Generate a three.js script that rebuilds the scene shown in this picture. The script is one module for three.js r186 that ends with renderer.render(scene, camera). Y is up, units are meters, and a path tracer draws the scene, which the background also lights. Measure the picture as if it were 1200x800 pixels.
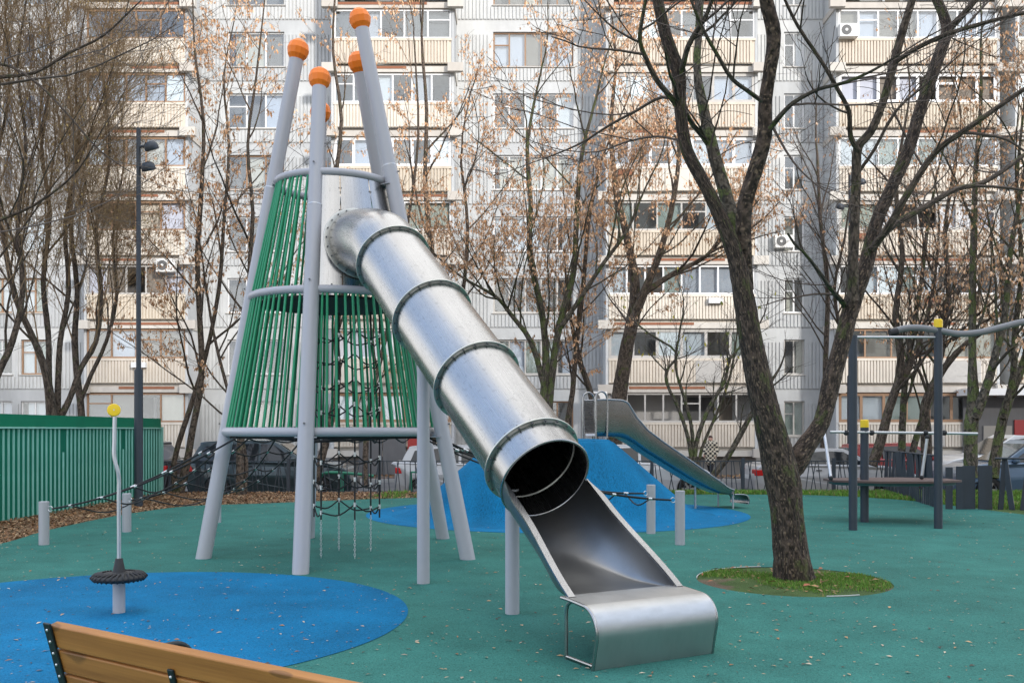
import * as THREE from 'three';
import { mergeGeometries } from 'three/addons/utils/BufferGeometryUtils.js';
import { RoundedBoxGeometry } from 'three/addons/geometries/RoundedBoxGeometry.js';
import { MarchingCubes } from 'three/addons/objects/MarchingCubes.js';

// ---------------------------------------------------------------- camera, sky, sun, exposure
const F = 1130, EYE = 1.6, HOR = 503;              // focal length in photo pixels, eye height in metres, horizon row
const scene = new THREE.Scene();
const camera = new THREE.PerspectiveCamera(2 * Math.atan(400 / F) * 180 / Math.PI, 1.5, 0.1, 900);
camera.position.set(0, EYE, 0);
camera.setViewOffset(1200, 800, 0, 400 - HOR, 1200, 800);
camera.updateProjectionMatrix();

const renderer = new THREE.WebGLRenderer({ antialias: true });
renderer.toneMapping = THREE.LinearToneMapping;
renderer.toneMappingExposure = 1.75;
renderer.shadowMap.enabled = true;

// ---- small tools: seeded random numbers and tileable noise
function rng(seed) { let a = seed >>> 0; return () => { a = (a + 0x6D2B79F5) | 0; let t = Math.imul(a ^ (a >>> 15), 1 | a); t = (t + Math.imul(t ^ (t >>> 7), 61 | t)) ^ t; return ((t ^ (t >>> 14)) >>> 0) / 4294967296; }; }
const hash2 = (x, y, s) => { let h = (x * 374761393 + y * 668265263 + s * 1274126177) | 0; h = Math.imul(h ^ (h >>> 13), 1274126177); return ((h ^ (h >>> 16)) >>> 0) / 4294967296; };
function vnoise(x, y, per, s) {                     // tileable value noise with period per
  const xi = Math.floor(x), yi = Math.floor(y), fx = x - xi, fy = y - yi;
  const u = fx * fx * (3 - 2 * fx), v = fy * fy * (3 - 2 * fy), m = (n) => ((n % per) + per) % per;
  const a = hash2(m(xi), m(yi), s), b = hash2(m(xi + 1), m(yi), s), c = hash2(m(xi), m(yi + 1), s), d = hash2(m(xi + 1), m(yi + 1), s);
  return a + (b - a) * u + (c - a) * v + (a - b - c + d) * u * v;
}
function fbm(u, v, per, oct, s) { let r = 0, a = 0.5, p = per, t = 0; for (let i = 0; i < oct; i++) { r += a * vnoise(u * p, v * p, p, s + i * 17); t += a; a *= 0.5; p *= 2; } return r / t; }
const toS = (c) => c <= 0.0031308 ? c * 12.92 : 1.055 * Math.pow(c, 1 / 2.4) - 0.055;
function makeTex(n, fn, colour, m = n) {            // fn(u, v) -> [r, g, b] linear, or a number for data maps
  const d = new Uint8Array(n * m * 4);
  for (let j = 0; j < m; j++) for (let i = 0; i < n; i++) {
    const c = fn((i + 0.5) / n, (j + 0.5) / m), k = (j * n + i) * 4;
    if (colour) for (let q = 0; q < 3; q++) d[k + q] = Math.max(0, Math.min(255, toS(Math.max(0, Math.min(1, c[q]))) * 255));
    else d[k] = d[k + 1] = d[k + 2] = Math.max(0, Math.min(255, c * 255));
    d[k + 3] = 255;
  }
  const t = new THREE.DataTexture(d, n, m, THREE.RGBAFormat, THREE.UnsignedByteType);
  t.wrapS = t.wrapT = THREE.RepeatWrapping; t.magFilter = THREE.LinearFilter; t.minFilter = THREE.LinearMipmapLinearFilter; t.generateMipmaps = true;
  if (colour) t.colorSpace = THREE.SRGBColorSpace;
  t.needsUpdate = true; return t;
}
function rep(t, x, y = x) { const c = t.clone(); c.repeat.set(x, y); c.needsUpdate = true; return c; }

// ---- sky: pale autumn sky, blue with thin broken cloud
{
  const n = 1024, m = 512, d = new Float32Array(n * m * 4);
  for (let j = 0; j < m; j++) for (let i = 0; i < n; i++) {
    const el = ((j + 0.5) / m - 0.5) * Math.PI, u = (i + 0.5) / n, k = (j * n + i) * 4;
    let c;
    if (el < 0) c = [0.26, 0.26, 0.25];
    else {
      const h = Math.pow(1 - Math.sin(el), 3);
      const blue = [0.41 + 0.42 * h, 0.58 + 0.32 * h, 0.90 + 0.09 * h];
      const a = u * Math.PI * 2, r = 1 / (Math.sin(el) + 0.28);
      const x = Math.cos(a) * r, y = Math.sin(a) * r;
      const cl = fbm((x + 8) / 16, (y + 8) / 16, 12, 5, 5);
      const f = Math.max(0, Math.min(1, (cl - 0.33) / 0.26));
      const w = [1.27, 1.265, 1.26];
      c = [0, 1, 2].map((q) => blue[q] + (w[q] - blue[q]) * f);
    }
    d[k] = c[0]; d[k + 1] = c[1]; d[k + 2] = c[2]; d[k + 3] = 1;
  }
  const t = new THREE.DataTexture(d, n, m, THREE.RGBAFormat, THREE.FloatType);
  t.mapping = THREE.EquirectangularReflectionMapping; t.magFilter = t.minFilter = THREE.LinearFilter; t.needsUpdate = true;
  scene.background = t; scene.environment = t;
}
// ---- sun: low hazy autumn sun from behind the camera, to the right
{
  const az = 33 * Math.PI / 180, el = 19 * Math.PI / 180;
  const s = new THREE.DirectionalLight(new THREE.Color(1, 0.95, 0.89), 2.2);
  s.position.set(Math.sin(az) * Math.cos(el), Math.sin(el), Math.cos(az) * Math.cos(el)).multiplyScalar(120).add(new THREE.Vector3(0, 0, -25));
  s.target.position.set(0, 0, -25);
  s.castShadow = true; s.shadow.radius = 9; s.shadow.mapSize.set(4096, 4096);
  Object.assign(s.shadow.camera, { left: -60, right: 60, top: 50, bottom: -50, near: 1, far: 320 });
  scene.add(s, s.target);
}

// ---------------------------------------------------------------- builders
const V = (x, y, z) => new THREE.Vector3(x, y, z);
const at = (px, py, d) => V((px - 600) / F * d, EYE - (py - HOR) / F * d, -d);       // a photo pixel at a distance
const onGround = (px, py) => at(px, py, EYE * F / (py - HOR));
const lerp = (a, b, t) => a + (b - a) * t;
const smooth = (a, b, x) => { const t = Math.max(0, Math.min(1, (x - a) / (b - a))); return t * t * (3 - 2 * t); };
const used = {};
function numbered(n) { used[n] = (used[n] ?? -1) + 1; return used[n] ? `${n}_${String(used[n]).padStart(3, '0')}` : n; }
function shadows(o) { o.traverse((m) => { if (m.isMesh) m.castShadow = m.receiveShadow = true; }); return o; }
function tag(o, label, category, group) { Object.assign(o.userData, { label, category }); if (group) o.userData.group = group; return o; }
function thing(name, label, category, pos = [0, 0, 0], turn = 0, group) {
  const o = new THREE.Group(); o.name = numbered(name); o.position.set(...pos); o.rotation.y = turn; scene.add(o);
  return tag(o, label, category, group);
}
function part(name, geo, mat, parent) { const m = new THREE.Mesh(geo, mat); m.name = name; m.castShadow = m.receiveShadow = true; (parent || scene).add(m); return m; }
function structure(name, geo, mat, label, category) { const m = part(numbered(name), geo, mat); m.userData.kind = 'structure'; if (label) tag(m, label, category); return m; }
function copyOf(o, pos, turn, label) { const c = o.clone(); c.name = numbered(o.name.replace(/_\d{3}$/, '')); c.userData = { ...o.userData }; if (label) c.userData.label = label; c.position.set(...pos); if (turn !== undefined) c.rotation.y = turn; scene.add(c); return c; }

class MB {                                          // collects triangles for one mesh
  constructor() { this.p = []; this.n = []; this.u = []; this.c = null; this.i = []; }
  get count() { return this.p.length / 3; }
  add(geo, mtx) {                                   // append a BufferGeometry
    const g = geo.clone(); if (mtx) g.applyMatrix4(mtx);
    const o = this.count, a = g.attributes, k = a.position.count;
    for (let q = 0; q < k; q++) { this.p.push(a.position.getX(q), a.position.getY(q), a.position.getZ(q)); this.n.push(a.normal.getX(q), a.normal.getY(q), a.normal.getZ(q)); this.u.push(a.uv ? a.uv.getX(q) : 0, a.uv ? a.uv.getY(q) : 0); }
    if (g.index) for (let q = 0; q < g.index.count; q++) this.i.push(o + g.index.getX(q)); else for (let q = 0; q < k; q++) this.i.push(o + q);
    return this;
  }
  box(x0, x1, y0, y1, z0, z1) {                     // box with uv in metres
    const f = [[[x1, y0, z1], [x1, y0, z0], [x1, y1, z0], [x1, y1, z1], [1, 0, 0], 2, 1], [[x0, y0, z0], [x0, y0, z1], [x0, y1, z1], [x0, y1, z0], [-1, 0, 0], 2, 1],
      [[x0, y1, z1], [x1, y1, z1], [x1, y1, z0], [x0, y1, z0], [0, 1, 0], 0, 2], [[x0, y0, z0], [x1, y0, z0], [x1, y0, z1], [x0, y0, z1], [0, -1, 0], 0, 2],
      [[x0, y0, z1], [x1, y0, z1], [x1, y1, z1], [x0, y1, z1], [0, 0, 1], 0, 1], [[x1, y0, z0], [x0, y0, z0], [x0, y1, z0], [x1, y1, z0], [0, 0, -1], 0, 1]];
    for (const q of f) { const o = this.count; for (let k = 0; k < 4; k++) { this.p.push(...q[k]); this.n.push(...q[4]); this.u.push(q[k][q[5]], q[k][q[6]]); } this.i.push(o, o + 1, o + 2, o, o + 2, o + 3); }
    return this;
  }
  tri(a, b, c) { const n = V().subVectors(b, a).cross(V().subVectors(c, a)).normalize(), o = this.count; for (const q of [a, b, c]) { this.p.push(q.x, q.y, q.z); this.n.push(n.x, n.y, n.z); this.u.push(q.x, q.y); } this.i.push(o, o + 1, o + 2); }
  tube(pts, rad, sides, rough = 0, rnd = null, caps = false) {   // tapered tube along points; uv in metres
    const T = V(), N = V(), B = V(), prev = V(); let len = 0; const o = this.count, n = pts.length, rf = typeof rad === 'number' ? () => rad : (k) => rad[k];
    for (let k = 0; k < n; k++) {
      T.subVectors(pts[Math.min(n - 1, k + 1)], pts[Math.max(0, k - 1)]).normalize();
      if (k === 0) { N.set(Math.abs(T.y) > 0.9 ? 1 : 0, Math.abs(T.y) > 0.9 ? 0 : 1, 0); N.addScaledVector(T, -N.dot(T)).normalize(); }
      else { len += pts[k].distanceTo(prev); N.addScaledVector(T, -N.dot(T)).normalize(); }
      B.crossVectors(T, N); prev.copy(pts[k]);
      const r = rf(k), r0 = rf(0);
      for (let s = 0; s <= sides; s++) {
        const a = s / sides * Math.PI * 2, c = Math.cos(a), q = Math.sin(a);
        const rr = r * (rough && s < sides ? 1 + rough * (rnd() - 0.5) : 1), S = s === sides && rough ? (o + k * (sides + 1)) * 3 : -1;
        const nx = N.x * c + B.x * q, ny = N.y * c + B.y * q, nz = N.z * c + B.z * q;
        if (S >= 0) this.p.push(this.p[S], this.p[S + 1], this.p[S + 2]); else this.p.push(pts[k].x + nx * rr, pts[k].y + ny * rr, pts[k].z + nz * rr);
        this.n.push(nx, ny, nz); this.u.push(s / sides * Math.max(1, Math.round(r0 * 6.28 / 0.5)) * 0.5, len);
      }
    }
    for (let k = 0; k < n - 1; k++) for (let s = 0; s < sides; s++) { const a = o + k * (sides + 1) + s, b = a + sides + 1; this.i.push(a, a + 1, b, b, a + 1, b + 1); }
    if (caps) for (const e of [0, n - 1]) {
      T.subVectors(pts[e ? n - 1 : 1], pts[e ? n - 2 : 0]).normalize(); if (!e) T.negate();
      const c0 = this.count; this.p.push(pts[e].x, pts[e].y, pts[e].z); this.n.push(T.x, T.y, T.z); this.u.push(0, 0);
      for (let s = 0; s <= sides; s++) { const q = (o + e * (sides + 1) + s) * 3; this.p.push(this.p[q], this.p[q + 1], this.p[q + 2]); this.n.push(T.x, T.y, T.z); this.u.push(0, 0); }
      for (let s = 0; s < sides; s++) e ? this.i.push(c0, c0 + 1 + s, c0 + 2 + s) : this.i.push(c0, c0 + 2 + s, c0 + 1 + s);
    }
    return this;
  }
  geo() {
    const g = new THREE.BufferGeometry();
    g.setAttribute('position', new THREE.Float32BufferAttribute(this.p, 3)); g.setAttribute('normal', new THREE.Float32BufferAttribute(this.n, 3)); g.setAttribute('uv', new THREE.Float32BufferAttribute(this.u, 2));
    if (this.c) g.setAttribute('color', new THREE.Float32BufferAttribute(this.c, 3));
    g.setIndex(this.i); return g;
  }
}
const tubeGeo = (pts, r, sides = 12, caps = true) => new MB().tube(pts, r, sides, 0, null, caps).geo();
const boxGeo = (...a) => new MB().box(...a).geo();
const curve = (pts, n) => new THREE.CatmullRomCurve3(pts, false, 'centripetal').getPoints(n);
function sheet(nu, nv, fn, thick = 0) {             // a curved sheet of real thickness; fn(u, v) -> Vector3
  const pts = [], nor = [], m = new MB(), e = 1e-3;
  for (let j = 0; j <= nv; j++) for (let i = 0; i <= nu; i++) {
    const u = i / nu, v = j / nv; pts.push(fn(u, v));
    const du = V().subVectors(fn(Math.min(1, u + e), v), fn(Math.max(0, u - e), v)), dv = V().subVectors(fn(u, Math.min(1, v + e)), fn(u, Math.max(0, v - e)));
    nor.push(du.cross(dv).normalize());
  }
  const put = (k, s) => { m.p.push(pts[k].x - nor[k].x * s, pts[k].y - nor[k].y * s, pts[k].z - nor[k].z * s); const w = s ? -1 : 1; m.n.push(nor[k].x * w, nor[k].y * w, nor[k].z * w); m.u.push((k % (nu + 1)) / nu, Math.floor(k / (nu + 1)) / nv); };
  for (let k = 0; k < pts.length; k++) put(k, 0);
  const faces = (o, flip) => { for (let j = 0; j < nv; j++) for (let i = 0; i < nu; i++) { const a = o + j * (nu + 1) + i, b = a + 1, c = a + nu + 1, d = c + 1; flip ? m.i.push(a, c, b, b, c, d) : m.i.push(a, b, c, b, d, c); } };
  faces(0, false);
  if (thick) {
    const o = pts.length; for (let k = 0; k < o; k++) put(k, thick); faces(o, true);
    const rim = []; for (let i = 0; i <= nu; i++) rim.push(i); for (let j = 1; j <= nv; j++) rim.push(j * (nu + 1) + nu); for (let i = nu - 1; i >= 0; i--) rim.push(nv * (nu + 1) + i); for (let j = nv - 1; j >= 0; j--) rim.push(j * (nu + 1));
    for (let k = 0; k < rim.length - 1; k++) { const a = rim[k], b = rim[k + 1], P = (q, s) => V(pts[q].x - nor[q].x * s, pts[q].y - nor[q].y * s, pts[q].z - nor[q].z * s); m.tri(P(a, 0), P(a, thick), P(b, 0)); m.tri(P(b, 0), P(a, thick), P(b, thick)); }
  }
  return m.geo();
}
function flat(shape, y, seg = 48) { const g = new THREE.ShapeGeometry(shape, seg); g.rotateX(-Math.PI / 2); g.translate(0, y, 0); return g; }   // shape in (x, distance), uv in metres

// ---------------------------------------------------------------- materials
const C = (r, g, b) => new THREE.Color().setRGB(r, g, b);
const std = (c, rough, extra = {}) => new THREE.MeshStandardMaterial({ color: c, roughness: rough, ...extra });
const mottle = makeTex(512, (u, v) => { const f = 0.82 + 0.22 * fbm(u, v, 6, 5, 3) + 0.08 * (hash2(u * 512 | 0, v * 512 | 0, 9) - 0.5); return [f, f, f]; }, true);
const streak = makeTex(512, (u, v) => { const f = 0.72 + 0.3 * fbm(u, v * 0.25, 16, 4, 13) * 0.6 + 0.3 * fbm(u, v, 5, 5, 14) * 0.6 + 0.06 * (hash2(u * 512 | 0, v * 512 | 0, 4) - 0.5); return [f, f * 0.995, f * 0.985]; }, true);
const fine = makeTex(256, (u, v) => hash2(u * 256 | 0, v * 256 | 0, 21) * 0.6 + 0.4 * fbm(u, v, 16, 3, 6), false);
const brushed = makeTex(512, (u, v) => 0.72 + 0.16 * fbm(u, v, 5, 4, 33) + 0.12 * vnoise(u * 160, v * 4, 160, 34), false);
const steelTone = makeTex(512, (u, v) => { const f = 0.80 + 0.14 * fbm(u, v, 4, 5, 35) + 0.09 * vnoise(u * 90, v * 2, 180, 36) - 0.12 * smooth(0.80, 0.9, vnoise(u * 60, v * 40, 120, 37)); return [f, f, f]; }, true);
const blot = makeTex(512, (u, v) => 0.25 + 0.5 * fbm(u, v, 8, 5, 31) + 0.12 * vnoise(u * 6, v * 200, 200, 8), false);
// rubber crumb: grains of two or three tones bound together
function rubberTex(base, seed) {
  return makeTex(1536, (u, v) => {
    const g = vnoise(u * 600, v * 600, 600, seed), h = hash2(u * 1536 | 0, v * 1536 | 0, seed + 1), big = 0.5 * fbm(u, v, 3, 4, seed + 2) + 0.5 * fbm(u, v, 11, 4, seed + 3);
    let f = 0.72 + 0.42 * g + 0.22 * (h - 0.5) + 0.75 * (big - 0.5);
    if (g < 0.16) f *= 0.62;
    return base.map((q) => q * f + 0.012 * (g > 0.86 ? 1 : 0));
  }, true);
}
const rubberBump = makeTex(512, (u, v) => 0.65 * vnoise(u * 170, v * 170, 170, 51) + 0.35 * hash2(u * 512 | 0, v * 512 | 0, 52), false);
const half = (t) => rep(t, 0.5), tile = (t) => rep(t, 0.28);
const rubber = (x) => new THREE.MeshPhysicalMaterial({ color: C(1, 1, 1), roughness: 0.9, specularIntensity: 0.35, ...x });
const M = {
  teal: rubber({ map: tile(rubberTex([0.040, 0.172, 0.142], 61)), bumpMap: half(rubberBump), bumpScale: 0.003 }),
  blue: rubber({ map: tile(rubberTex([0.001, 0.155, 0.325], 71)), bumpMap: half(rubberBump), bumpScale: 0.003 }),
  asphalt: std(C(1, 1, 1), 0.95, { map: rep(makeTex(512, (u, v) => { const f = 0.075 + 0.05 * fbm(u, v, 6, 5, 81) + 0.03 * (hash2(u * 512 | 0, v * 512 | 0, 82) - 0.5); return [f, f, f * 1.02]; }, true), 0.2), bumpMap: rep(fine, 1), bumpScale: 0.004 }),
  soil: std(C(1, 1, 1), 1, { map: rep(makeTex(512, (u, v) => { const f = fbm(u, v, 10, 5, 91), h = hash2(u * 512 | 0, v * 512 | 0, 92); return [0.10 + 0.11 * f + 0.05 * h, 0.065 + 0.075 * f + 0.035 * h, 0.035 + 0.04 * f + 0.02 * h]; }, true), 0.4), bumpMap: rep(fine, 2), bumpScale: 0.01 }),
  turf: std(C(1, 1, 1), 1, { map: rep(makeTex(512, (u, v) => { const f = fbm(u, v, 8, 5, 95), h = hash2(u * 512 | 0, v * 512 | 0, 96), s = smooth(0.5, 0.62, fbm(u, v, 5, 4, 97)); return [lerp(0.055, 0.13, s) * (0.6 + 0.6 * f + 0.3 * h), lerp(0.10, 0.095, s) * (0.6 + 0.6 * f + 0.3 * h), lerp(0.02, 0.06, s) * (0.6 + 0.6 * f + 0.3 * h)]; }, true), 0.3), bumpMap: rep(fine, 2), bumpScale: 0.01 }),
  paint: std(C(0.40, 0.40, 0.425), 0.42),
  steel: std(C(0.41, 0.408, 0.405), 0.31, { metalness: 1, roughnessMap: rep(brushed, 1), map: rep(steelTone, 1) }),
  steelDull: std(C(0.62, 0.61, 0.56), 0.8, { metalness: 1, roughnessMap: rep(blot, 1), map: rep(steelTone, 1) }),
  steelMatte: std(C(0.52, 0.52, 0.51), 0.52, { metalness: 1, roughnessMap: rep(brushed, 1), map: rep(mottle, 2) }),
  steelWorn: std(C(0.30, 0.298, 0.295), 0.36, { metalness: 1, map: rep(mottle, 1), bumpMap: rep(fine, 3), bumpScale: 0.0004 }),
  galv: std(C(0.62, 0.63, 0.64), 0.45, { metalness: 0.9, map: mottle }),
  bolt: std(C(0.14, 0.14, 0.145), 0.5, { metalness: 0.7 }),
  greenBar: std(C(0.008, 0.26, 0.115), 0.4),
  orange: std(C(0.92, 0.215, 0.010), 0.5),
  rope: std(C(0.018, 0.018, 0.02), 0.8),
  clip: std(C(0.7, 0.7, 0.7), 0.35, { metalness: 0.8 }),
  anthracite: std(C(0.036, 0.046, 0.06), 0.5, { map: rep(mottle, 1) }),
  yellow: std(C(0.85, 0.56, 0.012), 0.45),
  blackRubber: std(C(0.02, 0.02, 0.022), 0.65),
};
// ---------------------------------------------------------------- ground
const ROAD = -0.35;                                 // the lane behind the playground lies lower
{
  const ds = [-120, -40, -6, 4, 10, 16, 20, 22.5, 24.0, 24.5, 24.9, 25.3, 25.8, 27, 34, 40, 60, 160, 420], xs = [-300, -60, -30, -15, -8, 0, 8, 15, 30, 60, 300], m = new MB();
  for (const d of ds) for (const x of xs) { m.p.push(x, lerp(-0.016, ROAD - 0.012, smooth(24.3, 25.6, d)), -d); m.n.push(0, 1, 0); m.u.push(x, d); }
  for (let j = 0; j < ds.length - 1; j++) for (let i = 0; i < xs.length - 1; i++) { const a = j * xs.length + i, b = a + xs.length; m.i.push(a, a + 1, b, a + 1, b + 1, b); }
  structure('ground', m.geo(), M.soil);
  const s = new THREE.Shape(); s.moveTo(-60, 25.9); s.lineTo(60, 25.9); s.lineTo(60, 35.5); s.lineTo(-60, 35.5);
  structure('road', flat(s, ROAD), M.asphalt);
  const w = new THREE.Shape(); w.moveTo(-60, 37.2); w.lineTo(60, 37.2); w.lineTo(60, 39.6); w.lineTo(-60, 39.6);
  structure('pavement', flat(w, ROAD + 0.01), M.asphalt);
  structure('kerb', boxGeo(-60, 60, ROAD - 0.1, ROAD + 0.12, -35.66, -35.5), std(C(0.36, 0.36, 0.35), 0.9, { map: rep(streak, 0.5) }));
  // grass verge along the far edge of the rubber
  const v = new THREE.Shape(); v.moveTo(-3.5, 21.4); v.lineTo(0.4, 22.6); v.lineTo(5.9, 23.2); v.lineTo(8.2, 22.4); v.lineTo(8.6, 20); v.lineTo(9, 17); v.lineTo(9, 14); v.lineTo(26, 14); v.lineTo(26, 24.4); v.lineTo(-3.5, 24.4);
  structure('lawn', flat(v, -0.008), M.turf);
}
const edgePts = [[-7.3, 9], [-7.17, 13.5], [-7.38, 15.4], [-7.28, 18.3], [-6.7, 20.2], [-5.5, 20.8], [-4.7, 21.3], [-2.2, 22.6], [0.4, 23.2], [3, 23.6], [5.9, 23.7], [7.5, 23.4], [8.8, 22], [9.3, 19.9], [9.65, 18], [10, 14]];
const edgeCurve = new THREE.CatmullRomCurve3(edgePts.map(([x, d]) => V(x, d, 0))).getPoints(120);
{
  const s = new THREE.Shape(); s.moveTo(-9, -8); s.lineTo(-7.6, 5);
  for (const p of edgeCurve) s.lineTo(p.x, p.y);
  s.lineTo(10.5, 5); s.lineTo(11, -8);
  const hole = (x, d, r) => { const h = new THREE.Path(); h.absarc(x, d, r, 0, Math.PI * 2); s.holes.push(h); };
  hole(2.97, 10.2, 1.0);
  structure('rubber_floor', flat(s, 0), M.teal);
  const disc = (x, d, r) => { const q = new THREE.Shape(); q.absarc(x, d, r, 0, Math.PI * 2); return flat(q, 0.004, 96); };
  structure('blue_rubber_circle', disc(-3.5, 8.2, 2.6), M.blue);
  structure('blue_rubber_circle', disc(0.85, 18.4, 3.6), M.blue);
  // the round tree pit: soil bed and a white plastic edging strip
  const q = new THREE.Shape(); q.absarc(2.97, 10.2, 1.01, 0, Math.PI * 2); structure('tree_pit_soil', flat(q, -0.006, 64), M.turf);
  const ring = new MB(), N = 72; for (const [a0, a1] of [[1.65, 3.0], [4.75, 5.1]]) { const p = []; for (let k = 0; k <= N; k++) { const a = lerp(a0, a1, k / N); p.push(V(2.97 + 0.995 * Math.cos(a), 0.008, -10.2 - 0.995 * Math.sin(a))); } ring.tube(p, 0.006, 6, 0, null, true); }
  structure('pit_edging', ring.geo(), std(C(0.5, 0.5, 0.48), 0.6));
}
// blue rubber mound with a rounded shoulder
{
  const prof = [[0.001, 1.42], [0.95, 1.41], [1.12, 1.37], [1.26, 1.27], [1.9, 0.72], [2.4, 0.29], [2.62, 0.12], [2.85, 0.03], [3.05, 0.0]].map(([x, y]) => new THREE.Vector2(x, y));
  const g = new THREE.LatheGeometry(new THREE.SplineCurve(prof).getPoints(60).reverse(), 96);
  const p = g.attributes.position, u = g.attributes.uv;
  for (let k = 0; k < p.count; k++) { u.setXY(k, p.getX(k), p.getZ(k) + p.getY(k)); }
  const m = part(numbered('play_mound'), g, M.blue); m.position.set(0.77, 0.004, -18.4); m.userData.kind = 'structure';
}

// ---------------------------------------------------------------- the apartment building
const PAN = [[0.565, 0.58, 0.585], [0.53, 0.545, 0.555], [0.60, 0.61, 0.61], [0.50, 0.515, 0.525]].map((c) => std(C(...c), 0.92, { map: rep(streak, 0.3), bumpMap: rep(fine, 1.5), bumpScale: 0.004 }));
const CREAM = [[0.68, 0.61, 0.52], [0.66, 0.58, 0.485], [0.72, 0.66, 0.575], [0.63, 0.55, 0.445]].map((c) => std(C(...c), 0.85, { map: rep(streak, 0.35) }));
const SLAB = [[0.62, 0.585, 0.53], [0.56, 0.52, 0.47]].map((c) => std(C(...c), 0.92, { map: rep(streak, 0.4) }));
const RUST = std(C(0.30, 0.12, 0.065), 0.9, { map: rep(streak, 1) });
const FRAME = { white: std(C(0.70, 0.70, 0.70), 0.45), wood: std(C(0.33, 0.20, 0.12), 0.7, { map: rep(mottle, 2) }), grey: std(C(0.47, 0.45, 0.42), 0.6, { map: rep(mottle, 2) }) };
const GLASS = new THREE.MeshPhysicalMaterial({ color: C(0.93, 0.96, 0.97), roughness: 0.03, transmission: 1, thickness: 0, ior: 1.9 });
const CURT = [[0.13, 0.13, 0.135], [0.42, 0.42, 0.46], [0.62, 0.63, 0.66], [0.30, 0.34, 0.30], [0.50, 0.52, 0.60], [0.22, 0.19, 0.16], [0.55, 0.50, 0.42]].map((c) => std(C(...c), 0.95, { map: rep(streak, 3, 0.2) }));
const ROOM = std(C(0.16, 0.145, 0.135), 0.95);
const INNER = std(C(0.50, 0.49, 0.48), 0.95, { map: rep(mottle, 0.4) });
function frameGeo(x0, x1, y0, y1, z, n, w = 0.06, transom = []) {       // rails, mullions and transoms of one window
  const m = new MB(), cut = [];
  m.box(x0, x1, y0, y0 + w, z - 0.03, z + 0.03).box(x0, x1, y1 - w, y1, z - 0.03, z + 0.03);
  for (let k = 0; k <= n; k++) { const x = k === 0 ? x0 : k === n ? x1 - w : lerp(x0, x1, k / n) - w / 2; m.box(x, x + w, y0 + w, y1 - w, z - 0.03, z + 0.03); cut.push(x); }
  for (const k of transom) { const y = lerp(y0, y1, 0.62); m.box(cut[k] + w, cut[k + 1], y, y + w * 0.8, z - 0.028, z + 0.028); }
  return { geo: m.geo(), cells: cut.slice(0, -1).map((x, k) => [x + w, cut[k + 1]]) };
}
const geoCache = new Map(); const cached = (k, f) => { if (!geoCache.has(k)) geoCache.set(k, f()); return geoCache.get(k); };
function unitBox(parent, name, mat, x0, x1, y0, y1, z0, z1) { const w = x1 - x0, h = y1 - y0, dz = z1 - z0; const m = part(name, cached(`b${w.toFixed(3)},${h.toFixed(3)},${dz.toFixed(3)}`, () => boxGeo(0, w, 0, h, 0, dz)), mat, parent); m.position.set(x0, y0, z0); return m; }
const FH = 2.7;
function panelSection(b, r, x0, x1, wins, floors) {
  for (let k = 0; k < floors; k++) {
    const y0 = 0.66 + FH * k + 0.35, wb = 0.65, wt = 2.18, yt = FH - 0.012;             // window sill and head above the panel's foot
    const key = `p${x0},${x1}`;
    const g = cached(key, () => {
      const m = new MB(), xs = [x0 + 0.008, ...wins.flat(), x1 - 0.008];
      m.box(x0 + 0.008, x1 - 0.008, 0, wb, -0.3, 0).box(x0 + 0.008, x1 - 0.008, wt, yt, -0.3, 0);
      for (let q = 0; q < xs.length; q += 2) m.box(xs[q], xs[q + 1], wb, wt, -0.3, 0);
      const inWin = (x) => wins.some(([a, c]) => x + 0.12 > a - 0.07 && x < c + 0.07);
      for (let x = x0 + 0.09; x + 0.12 < x1 - 0.05; x += 0.16) {                         // vertical ribs of the cast panels
        if (inWin(x)) m.box(x, x + 0.105, 0.03, wb - 0.09, 0, 0.045); else m.box(x, x + 0.105, 0.03, wt - 0.12, 0, 0.045);
      }
      return m.geo();
    });
    const wall = part('wall_panel', g, PAN[Math.floor(r() * 4)], b); wall.position.y = y0;
    wins.forEach(([a, c]) => {
      const n = c - a > 3 ? 5 : c - a > 1.6 ? 3 : 2, f = frameGeo(a, c, y0 + wb, y0 + wt, -0.13, n, 0.065, r() < 0.6 ? [0] : []);
      const fm = r() < 0.62 ? FRAME.white : r() < 0.6 ? FRAME.wood : FRAME.grey;
      const win = part('window', f.geo, fm, b);
      part('sill', boxGeo(a - 0.06, c + 0.06, y0 + wb - 0.05, y0 + wb - 0.004, -0.1, 0.07), FRAME.grey, win);
      const mood = Math.floor(r() * 7);
      f.cells.forEach(([u, w]) => {
        unitBox(win, 'pane', GLASS, u, w, y0 + wb + 0.065, y0 + wt - 0.065, -0.135, -0.127);
        const cur = r() < 0.65 ? CURT[(mood + Math.floor(r() * 2)) % 7] : null;
        if (cur) unitBox(win, 'curtain', cur, u - 0.04 + (r() < 0.3 ? (w - u) * 0.4 : 0), w + 0.04, y0 + wb - 0.02, y0 + wt + 0.02, -0.27, -0.25);
      });
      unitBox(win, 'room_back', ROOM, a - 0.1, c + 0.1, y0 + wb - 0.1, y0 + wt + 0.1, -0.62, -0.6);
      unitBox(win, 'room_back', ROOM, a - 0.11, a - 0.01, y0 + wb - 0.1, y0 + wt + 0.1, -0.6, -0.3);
      unitBox(win, 'room_back', ROOM, c + 0.01, c + 0.11, y0 + wb - 0.1, y0 + wt + 0.1, -0.6, -0.3);
    });
  }
}
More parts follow.
